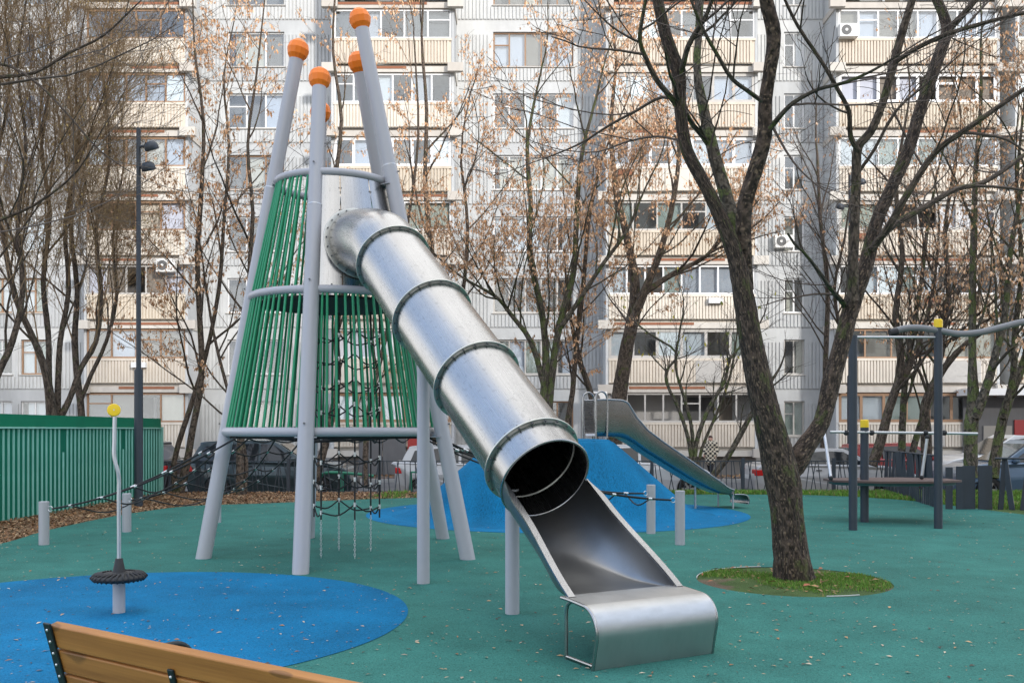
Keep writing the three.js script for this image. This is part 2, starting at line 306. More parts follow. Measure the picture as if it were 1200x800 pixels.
function balconyColumn(b, r, x0, x1, floors, depth, wild = 0, boxes = true) {
  for (let k = 0; k < floors; k++) {
    const y = FH * k + 0.35, cr = CREAM[Math.floor(r() * 4)];
    const slab = part('balcony', boxGeo(x0 - 0.05, x1 + 0.05, y + 0.46, y + 0.70, 0.002, depth + 0.06), SLAB[k % 2], b);
    if (r() < 0.4 + wild * 0.5) { const a = lerp(x0, x1, r() * 0.5), c = lerp(a, x1, 0.4 + 0.6 * r()); part('rusted_edge', boxGeo(a, c, y + 0.60, y + 0.705, depth + 0.062, depth + 0.075), RUST, slab); }
    part('slab_recess', boxGeo(x0 + 0.02, x1 - 0.02, y + 0.70, y + 0.85, depth - 0.26, depth - 0.2), SLAB[k % 2], slab);
    // parapet of narrow vertical battens on a board, under a flat rail
    const inset = 0.12 + 0.0 * r(), pg = cached(`q${x0},${x1},${depth}`, () => { const m = new MB(); m.box(x0 + inset, x1 - inset, 0.85, 1.88, depth - 0.06, depth - 0.02); for (let x = x0 + inset + 0.02; x + 0.09 < x1 - inset; x += 0.132) m.box(x, x + 0.088, 0.87, 1.80, depth - 0.02, depth + 0.025); m.box(x0 + inset - 0.02, x1 - inset + 0.02, 1.80, 1.9, depth - 0.07, depth + 0.04); return m.geo(); });
    part('parapet', pg, cr, slab).position.y = y;
    if (r() < 0.3) { const a = lerp(x0 + 0.3, x1 - 2, r()); unitBox(slab, 'patch_board', r() < 0.5 ? CREAM[2] : FRAME.grey, a, a + 0.9 + 0.8 * r(), y + 0.88, y + 1.79, depth + 0.026, depth + 0.04); }
    if (r() < 0.25) { const a = lerp(x0 + 0.4, x1 - 1, r()); unitBox(slab, 'hanging_box', r() < 0.5 ? RUST : FRAME.white, a, a + 0.6, y + 1.5, y + 1.72, depth + 0.042, depth + 0.25); }
    // end walls
    for (const [a, c] of [[x0, x0 + 0.11], [x1 - 0.11, x1]]) unitBox(slab, 'end_wall', PAN[(k + 1) % 4], a, c, y + 0.7, y + 3.158, 0.002, depth - 0.002);
    if (boxes) for (const s of [0, 1]) if ((k + s) % 1 === 0) unitBox(slab, 'ledge_box', SLAB[(k + s) % 2], s ? x1 - 0.25 : x0 - 0.35, s ? x1 + 0.4 : x0 + 0.3, y + 0.42, y + 0.78, depth + 0.08, depth + 0.32);
    // glazing
    const fr = r() < wild * 0.8 ? FRAME.wood : r() < 0.8 ? FRAME.white : FRAME.grey;
    const n = Math.max(4, Math.round((x1 - x0) / (0.8 + 0.35 * r())));
    const open = r() < 0.08 + wild * 0.15;
    const gx0 = x0 + 0.12, gx1 = x1 - 0.12;
    const f = frameGeo(gx0, gx1, y + 1.905, y + 3.13, depth - 0.06, n, 0.07 + 0.05 * (r() < 0.35), r() < 0.6 ? [Math.floor(r() * n)] : []);
    const win = part('glazing_frame', f.geo, fr, slab);
    const mood = Math.floor(r() * 7), cover = 0.25 + r() * 0.65;
    f.cells.forEach(([u, w], q) => {
      if (!open) unitBox(slab, 'pane', GLASS, u, w, y + 1.97, y + 3.06, depth - 0.064, depth - 0.056);
      if (r() < cover) unitBox(slab, 'curtain', CURT[(mood + Math.floor(r() * 2.2)) % 7], u - 0.03, w + 0.03, y + 1.9 - (r() < 0.3 ? 0.0 : -0.02), y + 3.1, depth - 0.22, depth - 0.2);
      else if (r() < 0.12) unitBox(slab, 'blank_panel', FRAME.white, u, w, y + 1.97, y + 3.06, depth - 0.1, depth - 0.07);
    });
    // the room wall behind, with its own door and window
    const c = lerp(x0 + 0.3, x1 - 2.7, r());
    unitBox(slab, 'inner_window', CURT[0], c, c + 1.5, y + 1.6, y + 3.0, 0.01, 0.03); unitBox(slab, 'inner_door', FRAME.white, c + 1.52, c + 1.64, y + 0.75, y + 3.0, 0.01, 0.05); unitBox(slab, 'inner_door', CURT[5], c + 1.66, c + 2.3, y + 0.75, y + 3.0, 0.01, 0.035);
    unitBox(slab, 'clutter', CURT[(k + 3) % 7], lerp(x0, x1, 0.1) + 0.1, lerp(x0, x1, 0.1) + 0.7, y + 0.71, y + 1.9 + 0.6 * r(), 0.05, 0.5);
  }
  // top slab over the last balcony, wall behind the column
  const yTop = FH * floors + 0.35;
  part('balcony_roof', boxGeo(x0 - 0.05, x1 + 0.05, yTop + 0.46, yTop + 0.70, 0.002, depth + 0.06), SLAB[0], b);
  part('wall_panel', boxGeo(x0, x1, 0.35, yTop + 0.5, -0.3, 0), INNER, b);
  part('plinth', boxGeo(x0, x1, 0, 0.8, 0.004, depth - 0.25), std(C(0.20, 0.195, 0.19), 0.95, { map: rep(streak, 0.4) }), b);
}
{
  const b = thing('apartment_building', 'long pale panel apartment block with cream ribbed balconies behind the bare trees', 'building', [0, ROAD, -42.3]);
  const r = rng(77), FL = 10, X = (px) => (px - 600) / 26.7, XL = (px) => (px - 600) / 27.75;
  const cols = [[XL(-210), XL(-60), 0.3], [XL(98), XL(220), 0.75], [XL(388), XL(532), 0.15], [XL(710), XL(888), 0.08], [XL(980), XL(1172), 0.4], [XL(1190), XL(1370), 0.3]];
  const walls = [[-31, cols[0][0], []], [cols[0][1], cols[1][0], [[X(-12), X(14)], [X(24), X(56)]]], [cols[1][1], cols[2][0], [[X(266), X(333)]]], [cols[2][1], cols[3][0], [[X(578), X(672)]]],
    [cols[3][1], cols[4][0], [[X(919), X(943)]]], [cols[4][1], cols[5][0], []], [cols[5][1], 34, [[28.6, 31.2]]]];
  for (const [a, c, w] of walls) { panelSection(b, r, a, c, w, FL); part('plinth', boxGeo(a, c, 0, 1.0, -0.3, -0.02), std(C(0.30, 0.30, 0.30), 0.95, { map: rep(streak, 0.4) }), b); }
  for (const [a, c, w] of cols) balconyColumn(b, r, a, c, FL, 1.6, w);
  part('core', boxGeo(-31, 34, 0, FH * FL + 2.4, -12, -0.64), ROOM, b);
  part('roof_parapet', boxGeo(-31, 34, FH * FL + 1.1, FH * FL + 2.4, -0.64, 0.05), PAN[0], b);
  // grey service doors and a red door at the foot of the wall, shop entrance under a white canopy
  const dx = (px) => (px - 600) / 27.75;
  const gm = std(C(0.13, 0.13, 0.135), 0.7, { map: rep(streak, 0.6) });
  for (let k = 0; k < 2; k++) unitBox(b, 'service_door', gm, dx(421) + k * 1.0, dx(421) + k * 1.0 + 0.97, 0.05, 1.9, 1.64, 1.7);
  unitBox(b, 'red_door', std(C(0.33, 0.03, 0.025), 0.6), dx(478), dx(478) + 0.85, 0.05, 1.95, 1.64, 1.71);
  unitBox(b, 'entrance_canopy', FRAME.white, dx(1120), dx(1245), 3.35, 3.62, 1.7, 2.9);
  unitBox(b, 'entrance_front', gm, dx(1127), dx(1240), 0.1, 3.3, 1.7, 1.76);
  unitBox(b, 'entrance_panel', std(C(0.30, 0.28, 0.25), 0.8), dx(1150), dx(1183), 0.5, 2.1, 1.77, 1.83);
  unitBox(b, 'red_door', std(C(0.30, 0.03, 0.03), 0.6), dx(1186), dx(1206), 0.1, 2.35, 1.77, 1.83);
  // air conditioner boxes
  const acMat = std(C(0.72, 0.71, 0.68), 0.55), fan = std(C(0.10, 0.10, 0.10), 0.6);
  const spots = [[612, 455, 0.06, 'white air conditioner box on the grey ribbed wall behind the mound slide'], [917, 284, 0.06, 'white air conditioner box beside a narrow window on the grey wall strip'], [700, 467, 1.66, 'white air conditioner box at the lower corner of the cream balconies above the mound slide'],
    [196, 312, 1.66, 'white air conditioner box on the cream balcony near the twin-headed lamp'], [993, 38, 1.66, 'white air conditioner box high on the top right cream balcony']];
  for (const [px, py, z, lab] of spots) {
    const d = 42.3 - z, p = at(px, py, d), o = thing('air_conditioner', lab, 'air conditioner', [p.x, p.y, -42.3 + z], 0, 'air conditioners on the facade');
    part('casing', new RoundedBoxGeometry(0.8, 0.56, 0.3, 2, 0.03).translate(0, 0, 0.15), acMat, o);
    part('fan_grille', new THREE.CylinderGeometry(0.21, 0.21, 0.02, 24).rotateX(Math.PI / 2).translate(-0.12, 0, 0.305), fan, o);
    part('fan_hub', new THREE.CylinderGeometry(0.06, 0.06, 0.02, 12).rotateX(Math.PI / 2).translate(-0.12, 0, 0.32), acMat, o);
  }
}
// the tower block behind the camera whose shade lies over the playground
{
  const b = thing('apartment_building', 'tall grey tower block facing the playground, out of the picture', 'building', [52, 0, 27]);
  const g = part('wall', boxGeo(-46, 46, 0, 31, 0, 14), PAN[3], b); g.position.y = -0.1;
  const wm = std(C(0.05, 0.055, 0.065), 0.08), r = rng(5);
  for (let k = 0; k < 10; k++) for (let q = 0; q < 23; q++) unitBox(b, 'window', wm, -44.6 + q * 3.95, -44.6 + q * 3.95 + 1.9, 1.6 + k * 2.85, 3.1 + k * 2.85, -0.03, 0.02);
}
// ---------------------------------------------------------------- climbing tower with tube slide
const TX = -2.31, TD = 12.5;                        // tower axis (x, distance)
const ringPt = (r, deg, y) => V(TX + r * Math.cos(deg * Math.PI / 180), y, -(TD + r * Math.sin(deg * Math.PI / 180)));
const RINGS = [[1.35, 1.57], [1.04, 3.27], [0.725, 4.75]];
const legSpec = [   // base pixel on the ground, top pixel, top distance
  [238, 654, 347, 70, 12.38], [352, 672, 374, 103, 12.05], [548, 655, 424, 34, 12.3], [519, 631, 422, 85, 12.85], [361, 630, 375, 143, 12.95]];
const T0 = thing('climbing_tower', 'tall climbing tower of leaning grey poles with orange ball caps and green bars', 'climbing tower', [TX, 0, -TD]);
const inT = (v) => V(v.x - TX, v.y, v.z + TD);
const legs = legSpec.map(([bx, by, tx, ty, td]) => [onGround(bx, by), at(tx, ty, td)]);
legs.forEach(([b, t], k) => {
  const A = inT(b), B = inT(t), dir = V().subVectors(B, A).normalize();
  const mid = A.clone().lerp(B, 0.735);
  const leg = part('leg', tubeGeo([A.clone().addScaledVector(dir, -0.05), mid, mid.clone().addScaledVector(dir, 0.002), B], [0.094, 0.094, 0.088, 0.088], 28), M.paint, T0);
  // faceted ball cap
  const prof = [[0.001, 0.285], [0.062, 0.272], [0.118, 0.222], [0.142, 0.142], [0.122, 0.066], [0.078, 0.012], [0.001, 0.0]].reverse().map(([x, y]) => new THREE.Vector2(x, y));
  const cap = part('ball_cap', new THREE.LatheGeometry(prof, 12).toNonIndexed(), M.orange, T0); cap.geometry.computeVertexNormals();
  cap.position.copy(B).addScaledVector(dir, -0.01); cap.quaternion.setFromUnitVectors(V(0, 1, 0), dir);
  part('collar', tubeGeo([mid.clone().addScaledVector(dir, -0.006), mid.clone().addScaledVector(dir, 0.006)], 0.0965, 28), M.galv, T0);
  // brackets between leg and rings
  for (const [r, y] of RINGS) {
    const t = (y - A.y) / (B.y - A.y), L = A.clone().lerp(B, t), h = V(L.x, 0, L.z).normalize(), R = h.clone().multiplyScalar(r).setY(y);
    const m = new MB(), s = V().crossVectors(h, V(0, 1, 0)).normalize(), e = L.clone().addScaledVector(h, 0.02), o = R.clone().addScaledVector(h, -0.05);
    const pl = (dy) => { const q = [o.clone().addScaledVector(s, 0.06), o.clone().addScaledVector(s, -0.06), e.clone().addScaledVector(s, -0.13), e.clone().addScaledVector(s, 0.13)].map((v) => v.setY(y + dy)); const w = q.map((v) => v.clone().setY(y + dy - 0.012)); m.tri(q[0], q[1], q[2]); m.tri(q[0], q[2], q[3]); m.tri(w[0], w[2], w[1]); m.tri(w[0], w[3], w[2]); for (let i = 0; i < 4; i++) { const j = (i + 1) % 4; m.tri(q[i], w[i], w[j]); m.tri(q[i], w[j], q[j]); } };
    pl(-0.055); part('bracket', m.geo(), M.paint, T0);
    part('bolt', tubeGeo([L.clone().addScaledVector(h, 0.085).setY(y + 0.1), L.clone().addScaledVector(h, 0.1).setY(y + 0.1)], 0.012, 8), M.bolt, T0);
  }
});
RINGS.forEach(([r, y], k) => {
  const g = new THREE.TorusGeometry(r, [0.056, 0.05, 0.048][k], 14, 96).rotateX(Math.PI / 2);
  const ring = part('ring', g, M.paint, T0); ring.position.y = y;
  const nb = new MB(); for (let q = 0; q < 40; q++) { const a = q / 40 * 6.283; nb.add(new THREE.CylinderGeometry(0.012, 0.012, 0.02, 7), new THREE.Matrix4().makeTranslation(r * Math.cos(a), k === 2 ? -0.052 : 0.055, r * Math.sin(a))); }
  part('ring_bolts', nb.geo(), M.bolt, ring);
});
{ // green bars: two tiers, leaning with the cone
  const r = rng(3), shareA = (deg) => { const a = ringPt(1.35, deg, 1.60), c = ringPt(1.04, deg + (r() - 0.5) * 1.6, 3.26); return [inT(a), inT(c)]; };
  const N = 74;
  for (let k = 0; k < N; k++) { const [a, c] = shareA(k / N * 360 + (r() - 0.5) * 1.2); part('green_bar', tubeGeo([a, c], 0.0165, 8), M.greenBar, T0); }
  for (let k = 0; k < 68; k++) { const deg = k / 68 * 360 + (r() - 0.5) * 2; if (deg > 256 && deg < 344) continue; part('green_bar', tubeGeo([inT(ringPt(1.045, deg, 3.28)), inT(ringPt(0.73, deg + (r() - 0.5) * 3, 4.74))], 0.0165, 8), M.greenBar, T0); }
}
// platform under the slide entrance
part('platform', new THREE.CylinderGeometry(0.93, 0.93, 0.03, 48).translate(0, 3.2, 0), M.blackRubber, T0);
// stainless panels round the slide opening
const SD = V(0.49, 0, 0.872), SR = V(0.872, 0, -0.49);   // slide direction and its right hand
[[260, 286], [286, 315], [315, 341]].forEach(([a0, a1]) => {
  part('steel_panel', sheet(20, 4, (u, v) => { const a = lerp(a0 + 0.45, a1 - 0.45, 1 - u), r = lerp(1.045, 0.735, v), y = lerp(3.31, 4.71, v); return inT(ringPt(r, a, y)); }, 0.004), M.steel, T0);
});
{ // rivets on the panels
  const m = new MB(); for (const a of [262, 285, 287, 314, 316, 339]) for (let k = 0; k < 5; k++) { const v = 0.08 + 0.2 * k; m.add(new THREE.SphereGeometry(0.009, 6, 4), new THREE.Matrix4().makeTranslation(...inT(ringPt(lerp(1.045, 0.735, v) + 0.004, a, lerp(3.31, 4.71, v))).toArray())); }
  part('rivets', m.geo(), M.bolt, T0).userData.kind = 'stuff';
}
// ---- the tube slide
const slideAt = (s, h, lat = 0) => V(TX, h, -TD).addScaledVector(SD, s).addScaledVector(SR, lat);
const S0 = thing('tube_slide', 'shiny stainless steel tube slide running down from the climbing tower', 'slide', [TX, 0, -TD]);
const inS = inT;
const TR = 0.388;
{
  const line = (s) => 3.47 - 0.700 * (s - 2.02);
  const elbow = [[0.66, 3.86], [0.95, 3.855], [1.25, 3.82], [1.5, 3.755], [1.72, line(1.72)], [2.02, line(2.02)]].map(([s, h]) => slideAt(s, h));
  const tubeSheet = (pts, r = TR) => {               // round duct with wall thickness, uv in metres
    const T = pts.map((p, k) => V().subVectors(pts[Math.min(pts.length - 1, k + 1)], pts[Math.max(0, k - 1)]).normalize());
    const at2 = (u, v) => { const f = v * (pts.length - 1), k = Math.min(pts.length - 2, Math.floor(f)), q = f - k, p = pts[k].clone().lerp(pts[k + 1], q), t = T[k].clone().lerp(T[k + 1], q).normalize(), up = V().crossVectors(SR, t).normalize(), a = u * Math.PI * 2; return inS(p.addScaledVector(SR, r * Math.sin(a)).addScaledVector(up, -r * Math.cos(a))); };
    const g = sheet(64, Math.max(4, pts.length * 2), at2, 0.004), uv = g.attributes.uv, L = pts[0].distanceTo(pts[pts.length - 1]);
    for (let k = 0; k < uv.count; k++) uv.setXY(k, uv.getX(k) * 2.5, uv.getY(k) * L);
    return g;
  };
  const secs = [curve(elbow, 16), ...[[2.02, 3.06], [3.06, 4.05], [4.05, 5.06], [5.06, 5.27]].map(([a, c]) => [slideAt(a, line(a)), slideAt((a + c) / 2, line((a + c) / 2)), slideAt(c, line(c))])];
  secs.forEach((p) => part('tube_section', tubeSheet(p), M.steel, S0));
  const axis = V().subVectors(slideAt(3, line(3)), slideAt(2, line(2))).normalize(), up = V().crossVectors(SR, axis).normalize();
  const flange = (c, ax, u2, r0, r1, w, nb) => {
    const prof = [[r0, -w], [r1 - 0.004, -w], [r1, -w + 0.004], [r1, w - 0.004], [r1 - 0.004, w], [r0, w], [r0, -w]].map(([x, y]) => new THREE.Vector2(x, y));
    const fl = part('flange', new THREE.LatheGeometry(prof, 72), M.steelDull, S0);
    fl.position.copy(inS(c)); fl.quaternion.setFromUnitVectors(V(0, 1, 0), ax);
    const m = new MB(); for (let k = 0; k < nb; k++) { const a = (k + 0.5) / nb * Math.PI * 2; m.add(new THREE.CylinderGeometry(0.009, 0.009, 0.032 + w * 2, 6), new THREE.Matrix4().makeTranslation((r0 + r1) / 2 * Math.cos(a) * 1.012, 0, (r0 + r1) / 2 * Math.sin(a) * 1.012)); }
    part('flange_bolts', m.geo(), M.bolt, fl); return fl;
  };
  for (const s of [2.02, 3.06, 4.05, 5.06]) flange(slideAt(s, line(s)), axis, up, TR - 0.002, 0.432, 0.010, 22);
  flange(slideAt(0.955, 3.85), SD.clone().multiplyScalar(0.976).add(V(0, 0.217, 0)).normalize(), V(0, 1, 0), TR - 0.006, 0.455, 0.010, 22);
  // rolled lip at the mouth
  const lip = part('mouth_lip', new THREE.TorusGeometry(TR + 0.003, 0.012, 10, 72), M.steel, S0);
  lip.position.copy(inS(slideAt(5.27, line(5.27)))); lip.quaternion.setFromUnitVectors(V(0, 0, 1), axis);
  // open run-out trough, then the rounded end plate
  const h0 = line(5.27), rail = (s) => h0 - 0.672 * (s - 5.27), LP = [[5.02, h0 - 0.3276 + 0.015], [5.2, h0 - 0.44], [5.4, h0 - 0.575], [5.6, 0.52], [5.8, 0.455], [6.0, 0.425], [6.2, 0.415], [6.5, 0.415]];
  const low = (s) => { let k = 0; while (k < LP.length - 2 && s > LP[k + 1][0]) k++; return lerp(LP[k][1], LP[k + 1][1], Math.max(0, (s - LP[k][0]) / (LP[k + 1][0] - LP[k][0]))); };
  const lowS = (s) => (low(s - 0.06) + low(s) * 2 + low(s + 0.06)) / 4;
  const wid = (s) => lerp(TR, 0.45, smooth(5.6, 6.36, s)), plate = (s) => 0.42 + 0.30 * Math.log(1 + Math.exp(14 * (6.02 - s))) / 14;
  const g = sheet(56, 64, (u, v) => {                // half tube running straight on, meeting the level plate in a curved line
    const a = (u - 0.5) * Math.PI * 0.999, s = lerp(5.262 - 0.222 * Math.cos(a), 6.37, v), w = wid(s), lat = w * Math.sin(a), cyl = rail(s) - w * Math.cos(a) / 0.83, p = plate(s), q = 45;
    const y = Math.max(cyl, p) + Math.log(1 + Math.exp(-q * Math.abs(cyl - p))) / q - 0.004;
    return inS(slideAt(s, y, lat));
  }, 0.005);
  const uv = g.attributes.uv; for (let k = 0; k < uv.count; k++) uv.setXY(k, uv.getX(k) * 1.3, uv.getY(k) * 1.5);
  part('run_out_trough', g, M.steelWorn, S0);
  for (const q of [-1, 1]) {                        // flat rails along both edges
    const m = new MB(), n = 30, P = [];
    for (let k = 0; k <= n; k++) { const s = lerp(5.30, 6.41, k / n), y = Math.max(rail(s), 0.425) + 0.012; P.push([slideAt(s, y, q * (wid(s) - 0.003)), slideAt(s, y, q * (wid(s) + 0.006 + 0.046 * smooth(5.28, 5.5, s)))].map(inS)); }
    for (let k = 0; k < n; k++) { const [a, b] = P[k], [c, d] = P[k + 1], dn = V(0, -0.018, 0); const A = [a, b, d, c], B = A.map((v) => v.clone().add(dn)); const quad = (x, y, z, w) => { m.tri(x, y, z); m.tri(x, z, w); }; q > 0 ? quad(A[0], A[1], A[2], A[3]) : quad(A[3], A[2], A[1], A[0]); q > 0 ? quad(B[3], B[2], B[1], B[0]) : quad(B[0], B[1], B[2], B[3]); q > 0 ? quad(A[1], B[1], B[2], A[2]) : quad(A[2], B[2], B[1], A[1]); q > 0 ? quad(A[3], B[3], B[0], A[0]) : quad(A[0], B[0], B[3], A[3]); }
    part('edge_rail', m.geo(), M.steel, S0);
  }
  // end plate: flat, round nose, face down to the rubber
  const nose = [[6.33, 0.432], [6.42, 0.43], [6.52, 0.424], [6.6, 0.418]]; for (let k = 1; k <= 12; k++) { const a = k / 12 * 98 * Math.PI / 180; nose.push([6.6 + 0.17 * Math.sin(a), 0.248 + 0.17 * Math.cos(a)]); } nose.push([6.745, 0.12], [6.72, 0.003]);
  const nc = new THREE.CatmullRomCurve3(nose.map(([s, h]) => V(s, h, 0)), false, 'centripetal');
  const eg = sheet(10, 60, (u, v) => { const p = nc.getPoint(v); return inS(slideAt(p.x, p.y, (u - 0.5) * 1.02)); }, 0.006), eu = eg.attributes.uv;
  for (let k = 0; k < eu.count; k++) eu.setXY(k, eu.getX(k), eu.getY(k) * 0.9);
  part('end_plate', eg, M.steelMatte, S0);
  for (const q of [-1, 1]) part('end_rim', tubeGeo(nc.getPoints(60).map((p) => inS(slideAt(p.x, p.y - 0.006, q * 0.512))), 0.013, 8), M.steel, S0);
  for (const q of [-1, 1]) part('end_foot', tubeGeo(curve([inS(slideAt(6.42, 0.41, q * 0.49)), inS(slideAt(6.37, 0.37, q * 0.49)), inS(slideAt(6.36, 0.2, q * 0.49)), inS(slideAt(6.36, -0.02, q * 0.49))], 12), 0.013, 8), M.steel, S0);
  for (const q of [-1, 1]) part('foot_bar', tubeGeo([inS(slideAt(6.36, 0.02, q * 0.49)), inS(slideAt(6.72, 0.02, q * 0.49))], 0.012, 8), M.steel, S0);
  for (const s of [4.72, 2.83]) part('support_post', tubeGeo([inS(slideAt(s, -0.02)), inS(slideAt(s, line(s) - 0.50))], s > 4 ? 0.062 : 0.066, 24), M.paint, S0);
  for (const s of [4.72, 2.83]) part('saddle_plate', tubeGeo([inS(slideAt(s - 0.1, line(s - 0.1) - 0.525)), inS(slideAt(s + 0.1, line(s + 0.1) - 0.525))], 0.035, 8), M.paint, S0);
}
// ---------------------------------------------------------------- rope nets
const ropeG = (pts, r = 0.0085, n = 14) => tubeGeo(curve(pts, n), r, 6);
function clips(m, p, dir) { const q = new THREE.Quaternion().setFromUnitVectors(V(0, 1, 0), dir.clone().normalize()); m.add(new THREE.CylinderGeometry(0.017, 0.017, 0.055, 7), new THREE.Matrix4().compose(p, q, V(1, 1, 1))); }
function slopedNet(label, ringDeg, ends, rows, sag, seed) {   // ring angles of the long ropes, their lower ends
  const o = thing('rope_net', label, 'climbing net', [TX, 0, -TD]), r = rng(seed), cm = new MB(), n = ringDeg.length;
  const P = (i, t) => { const a = ringPt(1.35, ringDeg[i], 1.5), b = ends[i], p = a.lerp(b, t); p.y -= sag * 4 * t * (1 - t) * (0.8 + 0.1 * i); return inT(p); };
  for (let i = 0; i < n; i++) { const pts = []; for (let k = 0; k <= 10; k++) pts.push(P(i, k / 10)); part('rope', ropeG(pts, 0.0125, 24), M.rope, o); }
  for (let j = 1; j <= rows; j++) for (let i = 0; i < n - 1; i++) {
    const t = (j - 0.3) / (rows + 0.3), t2 = t + 0.03 * (r() - 0.5), a = P(i, t), b = P(i + 1, t2), m = a.clone().lerp(b, 0.5); m.y -= 0.10 * a.distanceTo(b);
    part('rope', ropeG([a, m, b], 0.0105, 8), M.rope, o); clips(cm, a, V().subVectors(P(i, t + 0.05), a)); clips(cm, b, V().subVectors(P(i + 1, t2 + 0.05), b));
  }
  part('rope_clips', cm.geo(), M.clip, o); return o;
}
function bollard(px, py, h, label, group, ropeY) {
  const g = onGround(px, py), o = thing('anchor_post', label, 'post', [g.x, 0, g.z], 0, group);
  const prof = [[0.001, h], [0.062, h], [0.069, h - 0.006], [0.069, -0.03]].map(([x, y]) => new THREE.Vector2(x, y));
  part('post', new THREE.LatheGeometry(prof, 28), M.paint, o);
  const e = new THREE.TorusGeometry(0.035, 0.006, 6, 18).rotateY(Math.PI / 2);
  const dir = V(TX - g.x, 0, -TD - g.z).normalize();
  const ringM = part('eye_ring', new THREE.TorusGeometry(0.035, 0.006, 6, 18), M.clip, o); ringM.position.copy(dir).multiplyScalar(0.1).setY(ropeY); ringM.rotation.y = Math.atan2(-dir.z, dir.x);
  return V(g.x, ropeY, g.z).addScaledVector(dir, 0.13);
}
{
  const gl = 'short grey posts anchoring the sloping net';
  const a1 = bollard(51, 638, 0.60, 'short round grey post at the outer corner of the net before the green fence', gl, 0.50), a2 = bollard(148, 623, 0.60, 'short round grey post holding the net near the foot of the tall lamp post', gl, 0.50), a3 = bollard(254, 612, 0.62, 'short round grey post behind the leaning tower leg, holding the net', gl, 0.5);
  slopedNet('black sloping rope net from the tower ring down to posts near the green fence', [222, 200, 178, 156, 136, 118], [a1, a1, a2, a2, a3, a3], 5, 0.16, 21);
  
  const b1 = bollard(763, 625, 0.75, 'short round grey rope post nearer the blue mound', 'short grey posts before the blue mound', 0.62), b2 = bollard(797, 638, 0.75, 'short round grey rope post nearer the round tree pit', 'short grey posts before the blue mound', 0.62);
  slopedNet('black sloping rope net behind the tube slide, tied to posts by the blue mound', [-22, -2, 18, 40], [b2, b2, b1, b1], 6, 0.2, 22);
}
{ // hanging net shaft inside the tower
  const c = at(406, 560, 12.3), o = thing('rope_net', 'black hanging tube of rope net with chains inside the climbing tower', 'climbing net', [c.x, 0, c.z]);
  const cm = new MB(), ch = new MB(), N = 6, R = 0.43, r = rng(8), ang = (i) => (i * 60 + 0) * Math.PI / 180 + 0.12;
  const W = (i, y) => V(R * Math.cos(ang(i)), y, R * Math.sin(ang(i)));
  const rowsY = []; for (let y = 0.62; y < 3.1; y += 0.31) rowsY.push(y);
  for (let i = 0; i < N; i++) {
    part('rope', tubeGeo([W(i, 3.14), W(i, 2), W(i, 0.48)], 0.0105, 6), M.rope, o);
    if (i % 3 !== 0) for (let k = 0; k < 15; k++) ch.add(new THREE.TorusGeometry(0.011, 0.0035, 4, 8), new THREE.Matrix4().compose(W(i, 0.02 + k * 0.032), new THREE.Quaternion().setFromEuler(new THREE.Euler(0, k % 2 ? 0.3 : 1.87, 0)), V(1, 1.6, 1)));
    for (const y of rowsY) {
      const a = W(i, y + 0.06 * Math.sin(i * 2.1)), b = W((i + 1) % N, y + 0.06 * Math.sin(((i + 1) % N) * 2.1)), m = a.clone().lerp(b, 0.5); m.y -= 0.07 + 0.03 * r();
      part('rope', ropeG([a, m, b], 0.0095, 7), M.rope, o); clips(cm, a, V(0, 1, 0));
    }
  }
  part('rope_clips', cm.geo(), M.clip, o); part('chains', ch.geo(), M.clip, o);
  // flat net floor at the lowest ring
  const f = thing('rope_net', 'flat black rope net stretched across the lowest grey ring of the tower', 'climbing net', [TX, 1.5, -TD]);
  for (let k = -4; k <= 4; k++) { const x = k * 0.3, h = Math.sqrt(1.3 * 1.3 - x * x); for (const q of [0, 1]) if (Math.abs(k) !== 0) part('rope', ropeG(q ? [V(x, 0, -h), V(x, -0.07, 0), V(x, 0, h)] : [V(-h, 0.02, x), V(0, -0.05, x), V(h, 0.02, x)], 0.0095, 8), M.rope, f); }
  part('ring_lashing', new THREE.TorusGeometry(1.29, 0.016, 6, 72).rotateX(Math.PI / 2), M.rope, f);
}
